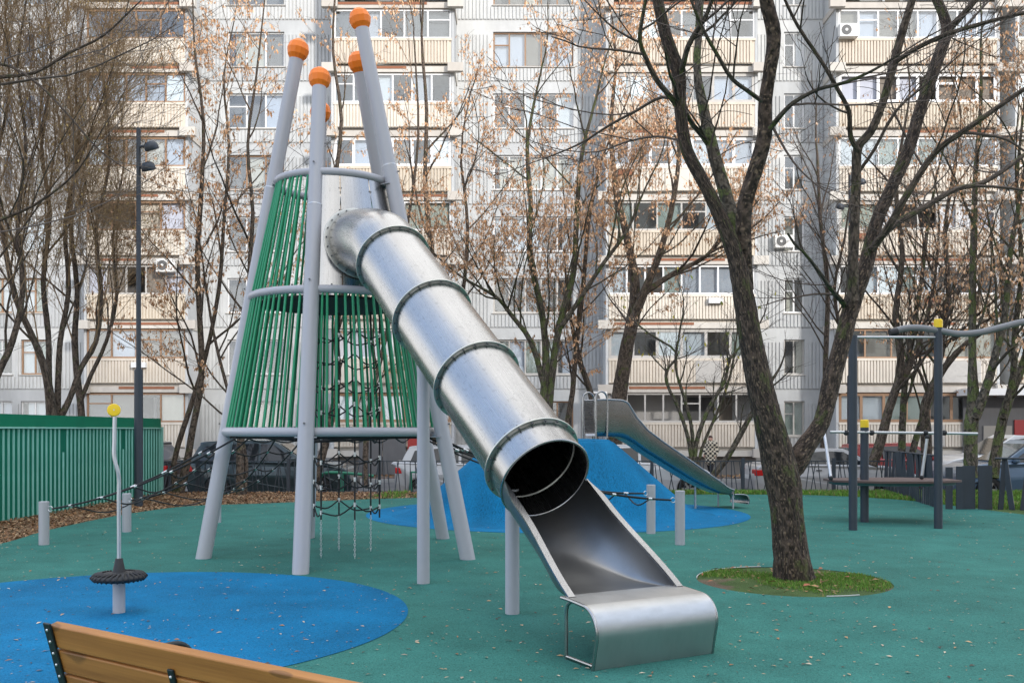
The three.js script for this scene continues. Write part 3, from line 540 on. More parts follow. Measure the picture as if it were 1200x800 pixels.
// ---------------------------------------------------------------- spinner in the blue circle
{
  const g = onGround(139, 718), d = -g.z, o = thing('spinner', 'standing spinner with a black ridged disc and bent steel pole topped by a yellow plate', 'spinner', [g.x, 0, g.z]);
  const H = (py) => EYE - (py - HOR) / F * d, X = (px) => (px - 139) / F * d;
  part('base_post', new THREE.LatheGeometry([[0.001, 0.3], [0.052, 0.3], [0.052, -0.02]].map(([x, y]) => new THREE.Vector2(x, y)), 24), M.paint, o);
  const dp = [[0.001, 0.275], [0.1, 0.268], [0.19, 0.285], [0.222, 0.30], [0.228, 0.315], [0.215, 0.333], [0.13, 0.35], [0.06, 0.36], [0.001, 0.362]].map(([x, y]) => new THREE.Vector2(x, y));
  const disc = part('foot_disc', new THREE.LatheGeometry(dp, 48), M.blackRubber, o);
  for (let k = 0; k < 28; k++) { const a = k / 28 * 6.283; part('rib', tubeGeo([V(0.135 * Math.cos(a), 0.352, 0.135 * Math.sin(a)), V(0.2 * Math.cos(a + 0.12), 0.342, 0.2 * Math.sin(a + 0.12)), V(0.229 * Math.cos(a + 0.16), 0.316, 0.229 * Math.sin(a + 0.16)), V(0.2 * Math.cos(a + 0.12), 0.287, 0.2 * Math.sin(a + 0.12))], 0.011, 6), M.blackRubber, disc); }
  part('sleeve', new THREE.LatheGeometry([[0.001, 0.475], [0.03, 0.475], [0.055, 0.355], [0.075, 0.345]].reverse().map(([x, y]) => new THREE.Vector2(x, y)), 24), M.blackRubber, o);
  part('bent_pole', tubeGeo(curve([V(0, 0.45, 0), V(0, H(620), 0), V(X(138.8), H(585), 0), V(X(139), H(562), 0), V(X(138.2), H(553), 0.006), V(X(135.5), H(542), 0.012), V(X(134), H(533), 0.012), V(X(134), H(520), 0.008), V(X(134), H(505), 0.004), V(X(134.2), H(488), 0)], 60), 0.0172, 14), M.galv, o);
  const pl = part('yellow_plate', new THREE.LatheGeometry([[0.001, 0.012], [0.05, 0.012], [0.056, 0.006], [0.056, -0.006], [0.05, -0.012], [0.001, -0.012]].reverse().map(([x, y]) => new THREE.Vector2(x, y)), 32).rotateX(Math.PI / 2), M.yellow, o);
  pl.position.set(X(133.5), H(480.5), 0.01); pl.rotation.set(-0.2, 0.45, 0);
  part('bolt', new THREE.CylinderGeometry(0.007, 0.007, 0.03, 8).rotateX(Math.PI / 2), M.clip, pl);
}
// ---------------------------------------------------------------- the small slide on the mound
{
  const p0 = V(1.62, 1.42, -18.6), p1 = V(4.78, 0, -19.9), dir = V(p1.x - p0.x, 0, p1.z - p0.z), L = dir.length(); dir.normalize();
  const side = V(-dir.z, 0, dir.x);                  // towards the camera is +side
  const o = thing('mound_slide', 'small open steel slide running down from the top of the blue mound', 'slide', [p0.x, 0, p0.z]);
  const Q = (s, y, w) => V(0, y, 0).addScaledVector(dir, s).addScaledVector(side, w);
  const K = [[-0.12, 1.47, 2.16], [0.1, 1.47, 2.17], [0.42, 1.46, 2.16], [0.55, 1.42, 2.12], [0.75, 1.32, 1.83], [1.0, 1.16, 1.58], [1.4, 0.94, 1.32], [2.0, 0.61, 0.96], [2.4, 0.42, 0.71], [2.7, 0.31, 0.53], [2.88, 0.29, 0.41], [3.0, 0.285, 0.375]];
  const val = (s, q) => { let k = 0; while (k < K.length - 2 && s > K[k + 1][0]) k++; return lerp(K[k][q], K[k + 1][q], (s - K[k][0]) / (K[k + 1][0] - K[k][0])); };
  const W = 0.27, dir2 = Math.sign(side.z) || 1;
  const g = sheet(44, 90, (u, v) => { const s = lerp(-0.12, 3.0, v), b = val(s, 1), t = val(s, 2), a = u * 2 - 1, e = Math.abs(a); const x = e < 0.5 ? a / 0.5 * 0.86 : Math.sign(a) * (0.86 + 0.14 * Math.sin((e - 0.5) / 0.5 * Math.PI / 2)); const y = e < 0.4 ? b : b + (t - b) * Math.pow((e - 0.4) / 0.6, 1.35); return Q(s, y, x * W * dir2); }, 0.004);
  const uv = g.attributes.uv; for (let k = 0; k < uv.count; k++) uv.setXY(k, uv.getX(k), uv.getY(k) * 3);
  part('chute', g, M.steel, o);
  for (const q of [-1, 1]) { const pts = []; for (let k = 0; k <= 50; k++) { const s = lerp(-0.12, 3.0, k / 50); pts.push(Q(s, val(s, 2), q * W)); } part('edge_rail', tubeGeo(pts, 0.018, 8), M.steel, o); }
  for (const q of [-1, 1]) part('grab_rail', tubeGeo(curve([Q(-0.14, 1.38, q * W), Q(-0.14, 2.15, q * W), Q(-0.12, 2.27, q * W), Q(-0.02, 2.32, q * W), Q(0.07, 2.27, q * W), Q(0.1, 2.15, q * W), Q(0.1, 1.42, q * W)], 40), 0.019, 8), M.steel, o);
  const np = [[2.98, 0.287], [3.1, 0.286], [3.2, 0.278]]; for (let k = 1; k <= 8; k++) { const a = k / 8 * 2.1; np.push([3.2 + 0.13 * Math.sin(a), 0.148 + 0.13 * Math.cos(a)]); }
  const nc = new THREE.CatmullRomCurve3(np.map(([s, h]) => V(s, h, 0)));
  part('end_plate', sheet(6, 40, (u, v) => { const p = nc.getPoint(v); return Q(p.x, p.y, (u - 0.5) * 0.62 * dir2); }, 0.004), M.steel, o);
  for (const q of [-1, 1]) part('end_rim', tubeGeo(nc.getPoints(30).map((p) => Q(p.x, p.y, q * 0.31)), 0.016, 8), M.steel, o);
  for (const q of [-1, 1]) part('foot', tubeGeo([Q(2.98, 0.28, q * 0.26), Q(2.98, -0.02, q * 0.26)], 0.019, 8), M.galv, o);
  part('foot', tubeGeo([Q(2.25, 0.45, 0), Q(2.25, -0.02, 0)], 0.022, 8), M.galv, o);
}
// ---------------------------------------------------------------- exercise station on the right
{
  const pA = onGround(1000, 621), pB = onGround(1100, 619), pC = onGround(1013.5, 611.5);
  const o = thing('exercise_station', 'dark grey exercise frame with yellow caps, steel bars and a brown platform', 'exercise frame', [pA.x, 0, pA.z]);
  const L = (v) => V(v.x - pA.x, v.y, v.z - pA.z), Hh = (py, d) => EYE - (py - HOR) / F * d;
  const post = (p, top, r, capped) => { const q = L(p); part('post', tubeGeo([V(q.x, -0.02, q.z), V(q.x, top, q.z)], r, 22), M.anthracite, o); if (capped) part('cap', new THREE.LatheGeometry([[0.001, 0.135], [r * 0.8, 0.135], [r * 1.04, 0.115], [r * 1.04, 0]].reverse().map(([x, y]) => new THREE.Vector2(x, y)), 20).translate(q.x, top - 0.01, q.z), M.yellow, o); };
  const dA = -pA.z, dB = -pB.z, dC = -pC.z;
  post(pA, Hh(393, dA), 0.066, false); post(pB, Hh(383, dB), 0.066, true); post(pC, Hh(500, dC), 0.07, true);
  const pD = V(pB.x + 0.55, 0, pC.z + 0.05);
  part('high_bar', tubeGeo([L(at(1000, 395, dA)), L(at(1100, 395, dB))], 0.02, 10), M.galv, o);
  // grey wavy overhead rail
  const wp = [[1046, 388.5], [1062, 384.5], [1078, 384], [1100, 387], [1125, 391], [1150, 389], [1175, 383], [1200, 377], [1225, 375], [1250, 379]].map(([x, y], k) => L(at(x, y, dB + 0.05 - 0.02 * k)));
  part('wavy_rail', tubeGeo(curve(wp, 60), 0.052, 10), std(C(0.22, 0.22, 0.225), 0.55, { map: mottle }), o);
  part('rail_clamp', tubeGeo([L(at(1043, 390, dB)), L(at(1052, 388, dB))], 0.06, 10), M.blackRubber, o);
  post(V(pB.x + 2.05, 0, pB.z + 0.2), 3.25, 0.066, true);
  // low parallel bars
  for (const d of [dC - 0.05]) part('low_bar', tubeGeo([L(at(973, 506, d)), L(at(1146, 508, d))], 0.024, 10), M.galv, o);
  for (const [x] of [[992], [1022], [1085], [1107]]) { const p = L(at(x, 507, dC - 0.05)); part('bar_joint', new THREE.SphereGeometry(0.048, 12, 8).translate(p.x, p.y, p.z), M.blackRubber, o); }
  part('strut', tubeGeo([L(at(966, 506, dC + 0.3)), L(at(974, 560, dC - 0.1))], 0.026, 10), M.galv, o);
  part('strut', tubeGeo([L(at(1087, 513, dC - 0.1)), L(at(1080.5, 559, dC - 0.1))], 0.026, 10), M.galv, o);
  for (const [x, y, d] of [[974, 560, dC - 0.1], [1080.5, 559, dC - 0.1], [1087, 512, dC - 0.1]]) { const p = L(at(x, y, d)); part('joint', new THREE.SphereGeometry(0.04, 10, 8).translate(p.x, p.y, p.z), M.blackRubber, o); }
  // eight-sided brown platform on a frame
  const c = L(at(1045, 564, dC + 0.15)), oct = new THREE.CylinderGeometry(1.19, 1.19, 0.035, 8, 1).rotateY(0.39); oct.scale(1, 1, 0.62);
  const pf = part('platform', oct.translate(c.x, c.y + 0.02, c.z), std(C(0.115, 0.075, 0.065), 0.7, { map: rep(mottle, 1) }), o);
  part('platform_frame', new THREE.CylinderGeometry(1.1, 1.1, 0.05, 8, 1).rotateY(0.39).scale(1, 1, 0.58).translate(c.x, c.y - 0.026, c.z), std(C(0.03, 0.11, 0.11), 0.6), o);
}
// ---------------------------------------------------------------- wooden bench seen from behind
{
  const A = V(-1.83, 0, -3.84), B = V(-0.30, 0, -2.79), ax = V().subVectors(B, A).normalize(), n = V(ax.z, 0, -ax.x);   // n points towards the playground
  if (n.z > 0) n.negate();
  const Lb = 1.95, o = thing('park_bench', 'wooden slatted bench with black metal straps turned towards the blue circle', 'bench', [A.x, 0, A.z]);
  const woodTex = makeTex(512, (u, v) => { const y = v * 8, w = fbm(u, v, 4, 3, 44) * 0.35, g = 0.5 + 0.5 * Math.sin((y + w * 2 + 0.25 * fbm(u * 1, v, 3, 3, 7)) * 6.283 * 1.0), f2 = vnoise(u * 10, v * 256, 256, 45), kn = smooth(0.80, 0.86, vnoise(u * 9, v * 12, 12, 46)); const t = 0.55 * g + 0.45 * f2, k = 1 - 0.45 * kn; return [lerp(0.30, 0.46, t) * k, lerp(0.115, 0.195, t) * k, lerp(0.020, 0.040, t) * k]; }, true);
  const wood = [0, 1, 2].map((k) => { const t = rep(woodTex, 0.5, 1.2); t.offset.set(0.37 * k, 0.29 * k); return std(C(1.0 - 0.06 * k, 1 - 0.07 * k, 1 - 0.05 * k), 0.55, { map: t, bumpMap: rep(fine, 2), bumpScale: 0.0008 }); });
  const lean = V().copy(n).multiplyScalar(-0.26).add(V(0, 0.966, 0)).normalize(), out = V().crossVectors(ax, lean).normalize();
  const basis = (org) => new THREE.Matrix4().makeBasis(ax, lean, V().crossVectors(ax, lean)).setPosition(org);
  const top = V(0, 0.83, 0);
  const hgt = [0.098, 0.098, 0.098, 0.098]; let run = 0;
  hgt.forEach((h, k) => { const org = top.clone().addScaledVector(lean, -run - h / 2); run += h + 0.009; const pk = part('back_plank', new RoundedBoxGeometry(Lb, h, 0.042, 3, 0.007).translate(Lb / 2, 0, 0), wood[k % 3], o); pk.applyMatrix4(basis(org)); const uv = pk.geometry.attributes.uv, ps = pk.geometry.attributes.position; for (let q = 0; q < uv.count; q++) uv.setXY(q, ps.getX(q), ps.getY(q) + ps.getZ(q) + k * 0.31); });
  for (let k = 0; k < 4; k++) { const org = V(0, 0.435, 0).addScaledVector(n, 0.13 + k * 0.115), pk = part('seat_plank', new RoundedBoxGeometry(Lb, 0.042, 0.105, 3, 0.007).translate(Lb / 2, 0, 0), wood[k % 3], o); pk.applyMatrix4(new THREE.Matrix4().makeBasis(ax, V(0, 1, 0), V().crossVectors(ax, V(0, 1, 0))).setPosition(org)); }
  const strapMat = std(C(0.012, 0.02, 0.022), 0.5, { metalness: 0.3 });
  const zsign = V().crossVectors(ax, lean).dot(n) < 0 ? 1 : -1;                        // side of the plank facing the camera
  for (const [u, w, y0] of [[0.006, 0.05, 0.012], [0.76, 0.034, -0.072], [1.7, 0.034, -0.072]]) {
    const len = 0.44 + y0 * 0, g = new RoundedBoxGeometry(w, len, 0.010, 3, 0.0045).translate(u, y0 - len / 2, zsign * 0.027); const st = part('back_strap', g, strapMat, o); st.applyMatrix4(basis(top));
    const bm = new MB(); for (let q = 0; q < 6; q++) bm.add(new THREE.SphereGeometry(0.0065, 8, 5), new THREE.Matrix4().makeTranslation(u, y0 - 0.028 - q * 0.05, zsign * 0.032)); part('strap_bolts', bm.geo(), M.clip, st);
  }
  for (const u of [0.04, 1.6]) {
    const e = V().copy(ax).multiplyScalar(u);
    part('leg', tubeGeo([e.clone().add(V(0, 0.42, 0)).addScaledVector(n, 0.06), e.clone().add(V(0, -0.01, 0)).addScaledVector(n, -0.02)], 0.024, 8), strapMat, o);
    part('leg', tubeGeo([e.clone().add(V(0, 0.41, 0)).addScaledVector(n, 0.5), e.clone().add(V(0, -0.01, 0)).addScaledVector(n, 0.54)], 0.024, 8), strapMat, o);
    part('seat_bearer', tubeGeo([e.clone().add(V(0, 0.405, 0)).addScaledVector(n, 0.05), e.clone().add(V(0, 0.405, 0)).addScaledVector(n, 0.53)], 0.02, 8), strapMat, o);
  }
  const e = V().copy(ax).multiplyScalar(0.40), arm = curve([[0.06, 0.735], [0.2, 0.745], [0.3, 0.74], [0.345, 0.705], [0.36, 0.58], [0.36, 0.42]].map(([a, y]) => e.clone().addScaledVector(n, a).setY(y)), 30);
  part('armrest', tubeGeo(arm, 0.0125, 10), strapMat, o);
}
// ---------------------------------------------------------------- bare autumn trees
function barkTex(base, light, moss, mossAmt, seed) {
  return makeTex(512, (u, v) => {
    const w = 0.10 * fbm(u, v, 4, 3, seed + 5), cr = vnoise((u + w) * 30, v * 15, 30, seed), cr2 = vnoise((u + w) * 60, v * 45, 180, seed + 1), f = fbm(u, v, 6, 5, seed + 2), fl = smooth(0.74, 0.88, vnoise(u * 44, v * 34, 748, seed + 7));
    const k = 0.35 + 0.9 * smooth(0.25, 0.75, cr * 0.65 + cr2 * 0.35), mo = smooth(0.60 - mossAmt, 0.74 - mossAmt, f) * (0.6 + 0.4 * cr2);
    return [0, 1, 2].map((q) => lerp(lerp(base[q] * k, light[q], fl * 0.55), moss[q] * (0.5 + 0.8 * cr2), mo * 0.85));
  }, true);
}
const barkBump = makeTex(512, (u, v) => { const w = 0.10 * fbm(u, v, 4, 3, 105); return 0.6 * smooth(0.2, 0.8, vnoise((u + w) * 30, v * 15, 30, 100)) + 0.4 * vnoise((u + w) * 60, v * 45, 180, 101); }, false);
const BARK = {
  main: std(C(1, 1, 1), 0.95, { map: rep(barkTex([0.082, 0.058, 0.043], [0.28, 0.205, 0.135], [0.085, 0.10, 0.03], -0.02, 100), 1), bumpMap: rep(barkBump, 1), bumpScale: 0.03 }),
  moss: std(C(1, 1, 1), 0.95, { map: rep(barkTex([0.10, 0.083, 0.062], [0.24, 0.19, 0.13], [0.105, 0.135, 0.034], 0.12, 120), 1), bumpMap: rep(barkBump, 1), bumpScale: 0.02 }),
  dark: std(C(1, 1, 1), 0.95, { map: rep(barkTex([0.105, 0.078, 0.058], [0.19, 0.15, 0.11], [0.09, 0.10, 0.03], 0.0, 140), 1), bumpMap: rep(barkBump, 1), bumpScale: 0.02 }),
};
const TWIG = { dark: std(C(0.085, 0.064, 0.05), 0.9), warm: std(C(0.17, 0.12, 0.08), 0.9), ochre: std(C(0.27, 0.185, 0.105), 0.9), grey: std(C(0.10, 0.082, 0.068), 0.9) };
const SEED = std(C(1, 1, 1), 0.9, { vertexColors: true, side: THREE.DoubleSide });
class Tree {
  constructor(seed) { this.r = rng(seed); this.wood = new MB(); this.twigs = new MB(); this.seeds = new MB(); this.seeds.c = []; }
  seedLeaf(p, size, tone) {                          // a dry hanging key: bent diamond
    const r = this.r, a = r() * 6.283, s = size * (0.7 + 0.7 * r()), d = V(Math.cos(a), 0, Math.sin(a)), n = V((r() - 0.5) * 0.9, -1, (r() - 0.5) * 0.9).normalize(), m = this.seeds;
    const A = p, B = p.clone().addScaledVector(n, s * 0.55).addScaledVector(d, s * 0.28), D = p.clone().addScaledVector(n, s * 0.5).addScaledVector(d, -s * 0.24), E = p.clone().addScaledVector(n, s * 1.15).addScaledVector(d, s * 0.08 * (r() - 0.5));
    m.tri(A, B, D); m.tri(B, E, D);
    const k = 0.6 + 0.75 * r(), w = tone[Math.floor(r() * tone.length)]; for (let q = 0; q < 6; q++) m.c.push(w[0] * k, w[1] * k, w[2] * k);
  }
  // grow one branch and its children
  branch(p, dir, len, r0, lv, S) {
    const r = this.r, seg = S.seg[lv], pts = [p.clone()], rad = [r0], d = dir.clone().normalize(), last = lv >= S.levels - 1, r1 = last ? Math.max(0.0032, r0 * 0.5) : r0 * S.taper;
    const side = V(r() - 0.5, r() - 0.5, r() - 0.5).multiplyScalar(S.bend * 0.5);
    for (let k = 1; k <= seg; k++) {
      d.x += (r() - 0.5) * S.bend + side.x; d.y += (r() - 0.5) * S.bend * 0.7 + S.up[lv] + side.y; d.z += (r() - 0.5) * S.bend + side.z; d.normalize();
      p = p.clone().addScaledVector(d, len / seg); pts.push(p); rad.push(lerp(r0, r1, k / seg));
    }
    this.limb(pts, rad, lv, S); 
  }
  limb(pts, rad, lv, S, kidsK = 1) {
    const r = this.r, thick = rad[0] > 0.022, m = thick ? this.wood : this.twigs, sides = rad[0] > 0.09 ? 14 : rad[0] > 0.04 ? 9 : rad[0] > 0.018 ? 5 : 3;
    m.tube(pts, rad, sides, rad[0] > 0.04 ? 0.14 : 0, r);
    let L = 0; for (let k = 1; k < pts.length; k++) L += pts[k].distanceTo(pts[k - 1]);
    if (lv < S.levels - 1) {
      const n = Math.round(S.kids[lv] * kidsK * (0.75 + 0.5 * r()));
      for (let k = 0; k < n; k++) {
        const t = lerp(S.from[lv], 1, (k + r()) / n), f = t * (pts.length - 1), q = Math.min(pts.length - 2, Math.floor(f)), o = pts[q].clone().lerp(pts[q + 1], f - q), ax = V().subVectors(pts[q + 1], pts[q]).normalize(), pr = lerp(rad[q], rad[q + 1], f - q);
        const ra = r() * 6.283, perp = V(Math.cos(ra), 0.15, Math.sin(ra)); perp.addScaledVector(ax, -perp.dot(ax)).normalize();
        const an = lerp(S.ang[0], S.ang[1], r()), cd = ax.multiplyScalar(Math.cos(an)).addScaledVector(perp, Math.sin(an));
        const cl = S.len[lv + 1] * (0.6 + 0.7 * r()) * lerp(1.1, 0.65, t);
        this.branch(o, cd, cl, Math.max(0.004, Math.min(pr * 0.62, S.rad[lv + 1] * (0.7 + 0.6 * r()))), lv + 1, S);
      }
    }
    if (S.seeds && lv >= S.levels - 2) for (let k = 0; k < S.seeds; k++) if (r() < S.seedP) {
      const f = r() * (pts.length - 1), q = Math.min(pts.length - 2, Math.floor(f)), o = pts[q].clone().lerp(pts[q + 1], f - q), c = 1 + Math.floor(r() * S.clump);
      for (let j = 0; j < c; j++) this.seedLeaf(o.clone().add(V((r() - 0.5) * 0.07, -r() * 0.06, (r() - 0.5) * 0.07)), S.seedSize, S.tone);
    }
  }
  tip(p, q, S) { const n = p.length, d = V().subVectors(p[n - 1], p[n - 2]); this.branch(p[n - 1], d, S.len[1] * 0.8, q[n - 1], 1, S); }   // the leader runs out into twigs
  finish(name, label, base, bark, twig, group) {
    const o = thing(name, label, 'tree', base.toArray(), 0, group), sh = new THREE.Matrix4().makeTranslation(-base.x, -base.y, -base.z);
    if (this.wood.count) part('trunk', this.wood.geo().applyMatrix4(sh), bark, o);
    if (this.twigs.count) part('twigs', this.twigs.geo().applyMatrix4(sh), twig, o).userData.kind = 'stuff';
    if (this.seeds.count) part('seed_clusters', this.seeds.geo().applyMatrix4(sh), SEED, o).userData.kind = 'stuff';
    return o;
  }
}
const TAN = [[0.62, 0.34, 0.17], [0.70, 0.44, 0.26], [0.48, 0.26, 0.13], [0.72, 0.50, 0.34]];
// limbs traced as pixels (x, y, half-width in pixels) at a distance that may drift along the limb
const trace = (list, d0, d1 = d0) => { const n = list.length, P = list.map(([x, y], k) => at(x, y, lerp(d0, d1, k / (n - 1)))), R = list.map(([, , w], k) => w / F * lerp(d0, d1, k / (n - 1))); const c = new THREE.CatmullRomCurve3(P, false, 'centripetal'), m = (n - 1) * 3, pts = c.getPoints(m), rad = []; for (let k = 0; k <= m; k++) { const f = k / 3, q = Math.min(n - 2, Math.floor(f)); rad.push(lerp(R[q], R[q + 1], f - q)); } return [pts, rad]; };

{ // ---- the big tree in the round pit
  const T = new Tree(11), d = 10.33, w = T.wood;
  const S = { levels: 4, seg: [8, 7, 5, 4], kids: [3.6, 3.0, 2.6, 0], from: [0.25, 0.15, 0.15, 0], len: [3, 1.5, 0.75, 0.4], rad: [0.05, 0.017, 0.008, 0.0045], ang: [0.5, 1.15], up: [0, 0.03, 0.03, 0.02], bend: 0.34, taper: 0.45, seeds: 0 };
  const big = [], trunk = (l, d0, d1, mat) => { const [p, q0] = trace(l, d0, d1), q = q0.map((x, k) => x * lerp(0.96, 0.84, smooth(0.2, 0.6, k / q0.length))), m = new MB(); m.tube(p, q, 28, 0.09, T.r, true); big.push([m, mat]); T.wood = m; T.tip(p, q, S); };
  const b = onGround(932, 680);
  trunk([[932, 690, 33], [931, 682, 27], [930, 672, 24], [926, 640, 20.5], [922, 595, 19.5], [917, 560, 21.5], [909, 525, 19.5], [901, 495, 17.5], [894, 466, 17], [880, 398, 15], [872, 349, 13.5], [867, 322, 12.5], [862, 300, 11.5], [852, 272, 10.5], [838, 240, 9.3], [824, 212, 8.6], [806, 178, 8.6], [800, 150, 8.2], [797, 118, 8.4], [796, 88, 9.2], [780, 40, 8.2], [771, 0, 7.5], [765, -50, 6.5], [768, -130, 5]], d, d - 0.35, BARK.main);
  trunk([[874, 345, 8], [868, 300, 9], [854, 240, 8.2], [838, 184, 8], [823, 120, 6.8], [817, 80, 5.2], [819, 40, 5], [821, 0, 5], [832, -60, 4]], d, d + 0.7, BARK.moss);
  trunk([[876, 340, 8], [872, 290, 9.2], [873, 240, 9.3], [885, 200, 9.3], [896, 160, 9.6], [897, 120, 9], [903, 80, 9], [907, 40, 10], [900, 8, 9.5], [893, -30, 8], [896, -120, 6]], d, d - 0.9, BARK.main);
  trunk([[914, 562, 14], [930, 545, 15], [947, 519, 11.5], [963, 495, 10], [975, 446, 11], [988, 398, 10.2], [997, 363, 10.5], [1008, 329, 11], [1016, 308, 10], [1027, 262, 9], [1045, 220, 8.6], [1065, 175, 8.6], [1080, 125, 8.2], [1099, 70, 8.2], [1110, 35, 7.4], [1103, 10, 6.5], [1090, -20, 5.5], [1085, -80, 4]], d, d + 0.8, BARK.main);
  trunk([[1000, 352, 7], [1000, 310, 6.3], [1002, 260, 5.8], [1004, 200, 5.6], [1006, 172, 6], [1020, 155, 5.6], [1035, 120, 5.4], [1050, 65, 6], [1060, 30, 5.4], [1072, -10, 5], [1085, -80, 3.5]], d + 0.1, d - 0.6, BARK.dark);
  const L = (l, d0, d1, k) => { const [p, q0] = trace(l, d0, d1), q = q0.map((x) => x * 0.78); T.wood = new MB(); T.limb(p, q, 0, S, k); T.tip(p, q, S); big.push([T.wood, l[0][0] > 1000 ? BARK.dark : BARK.moss]); };
  L([[1006, 176, 4.5], [997, 160, 4], [995, 130, 3.6], [985, 110, 3.3], [965, 75, 3], [935, 30, 2.6], [918, -5, 2.2], [900, -50, 1.5]], d - 0.2, d - 0.9, 1);
  L([[1050, 72, 4], [1075, 56, 3.8], [1110, 40, 3.6], [1160, 25, 3.2], [1200, 15, 3], [1260, 0, 2.2]], d - 0.45, d - 1.1, 1);
  L([[1022, 292, 6], [1040, 268, 5.5], [1065, 225, 5.2], [1100, 175, 4.8], [1135, 150, 4.2], [1200, 105, 3.4], [1270, 60, 2]], d + 0.3, d - 0.7, 1.2);
  L([[1026, 285, 5], [1050, 262, 5], [1085, 242, 4.6], [1120, 222, 4.2], [1150, 215, 3.8], [1180, 197, 3.6], [1200, 182, 3.2], [1270, 140, 2]], d + 0.3, d + 1.4, 1.2);
  L([[1110, 36, 5.4], [1128, 18, 5], [1150, -10, 4.4], [1180, -70, 3]], d + 0.75, d + 0.4, 0.8);
  L([[903, 150, 4.6], [915, 135, 4], [930, 120, 3.6], [960, 104, 3.1], [985, 98, 2.8], [1020, 84, 2.2], [1060, 60, 1.5]], d - 0.5, d - 1.4, 1);
  L([[893, 118, 3.6], [875, 105, 3.4], [858, 92, 3.2], [842, 66, 3], [826, 38, 2.8], [812, 5, 2.2], [800, -40, 1.5]], d - 0.6, d - 1.3, 0.9);
  L([[797, 128, 5], [785, 112, 4.4], [770, 94, 4.2], [758, 70, 3.8], [750, 48, 3.4], [753, 20, 3], [760, -15, 2.5]], d - 0.25, d - 0.9, 0.8);
  L([[798, 120, 2.6], [775, 114, 2.4], [745, 130, 2.2], [715, 146, 2], [680, 168, 1.6], [640, 185, 1]], d - 0.25, d + 0.8, 1);
  L([[797, 92, 5], [802, 72, 4.6], [807, 54, 4.4], [818, 34, 4], [828, 18, 3.6], [838, -10, 3]], d - 0.3, d - 0.9, 0.7);
  L([[752, 50, 2.4], [740, 45, 2], [716, 30, 1.6], [690, 5, 1.2]], d - 0.6, d - 0.9, 0.8);
  L([[836, 178, 4.6], [824, 160, 4.2], [812, 146, 3.8]], d + 0.35, d + 0.05, 0.4);
  L([[797, 165, 2.2], [770, 160, 2], [735, 166, 1.7], [700, 178, 1.3], [660, 176, 0.9]], d - 0.2, d + 0.5, 1);
  L([[848, 235, 2.4], [838, 200, 2.2], [834, 170, 2], [842, 140, 1.6], [850, 110, 1.2]], d + 0.3, d - 0.2, 0.8);
  L([[905, 148, 2.5], [930, 190, 1.8], [955, 215, 1.4], [985, 235, 1]], d - 0.4, d - 0.9, 0.8);
  L([[993, 362, 5], [986, 352, 4.2], [979, 344, 3.6]], d + 0.3, d, 0.2);
  L([[1004, 205, 3], [1025, 175, 2.6], [1050, 130, 2.2], [1090, 95, 1.6], [1130, 60, 1]], d, d - 0.5, 1);
  T.wood = new MB();
  T.finish('bare_tree', 'big bare tree with dark mossy forked trunk growing in the round grass pit', b, BARK.moss, TWIG.dark);
  const tree = scene.children[scene.children.length - 1];
  big.forEach(([m, mat], k) => m.count && part(k ? 'limb' : 'trunk', m.geo().translate(-b.x, -b.y, -b.z), mat, tree));
}
// ---- trees behind the playground
const MAPLE = { levels: 5, seg: [9, 7, 6, 4, 3], kids: [7.5, 4.4, 3.6, 2.7, 0], from: [0.26, 0.2, 0.15, 0.12, 0], len: [9, 3.4, 1.7, 0.85, 0.42], rad: [0.13, 0.034, 0.012, 0.006, 0.004], ang: [0.4, 0.95], up: [0.05, 0.06, 0.04, 0.02, 0.0], bend: 0.3, taper: 0.3, seeds: 5, seedP: 0.6, clump: 3.0, seedSize: 0.072, tone: TAN };
const PLAIN = { ...MAPLE, seeds: 0 };
const WF = { 201: 0.6, 202: 0.6, 203: 0.65, 204: 0.8, 205: 0.72, 206: 0.7, 207: 0.8, 208: 0.55, 209: 0.7, 210: 0.78, 211: 0.8, 212: 0.8, 213: 0.9, 214: 0.85, 220: 0.55, 221: 0.55, 222: 0.55, 223: 0.5 };
function bgTree(seed, stems, S, bark, twig, label, group, name = 'bare_tree') {   // stems: [list of pixels, start distance, end distance, child factor]
  const T = new Tree(seed); let base = null;
  const wf = WF[seed] ?? 1;
  for (const [l, d0, d1, k] of stems) { const [p, q0] = trace(l, d0, d1), q = q0.map((x) => x * wf); if (!base) { base = p[0].clone(); base.y = d0 > 25.3 ? ROAD : 0; } T.limb(p, q, 0, S, k ?? 1); T.tip(p, q, S); }
  return T.finish(name, label, base, bark, twig, group);
}
const GB = 'bare trees between the playground and the apartment block';
bgTree(201, [[[[209, 583, 9], [218, 545, 7.5], [226, 500, 6.5], [236, 440, 6], [234, 380, 5.5], [231, 300, 5], [236, 220, 4.2], [238, 140, 3.2], [228, 60, 2.2], [225, -20, 1]], 24, 24.2], [[[206, 583, 7], [204, 540, 5.5], [222, 480, 5], [240, 420, 4.4], [256, 340, 4], [262, 260, 3.4], [268, 170, 2.6], [262, 90, 1.8], [275, 20, 1]], 24.1, 24.9]], MAPLE, BARK.dark, TWIG.warm, 'slender twin-stemmed bare tree with tan seeds beside the twin-headed lamp post', GB);
bgTree(202, [[[[281, 584, 8.5], [281, 540, 7.5], [283, 500, 7], [290, 450, 6], [300, 390, 5], [292, 320, 4.4], [296, 250, 3.8], [290, 170, 3], [300, 90, 2.2], [310, 0, 1.2]], 23.4, 23.8], [[[286, 582, 5], [288, 540, 4], [276, 490, 3.6], [262, 440, 3.2], [250, 390, 2.8], [240, 330, 2]], 23.5, 24.2, 0.6]], MAPLE, BARK.dark, TWIG.warm, 'bare tree with tan seeds standing in the fallen leaves behind the leaning tower leg', GB);
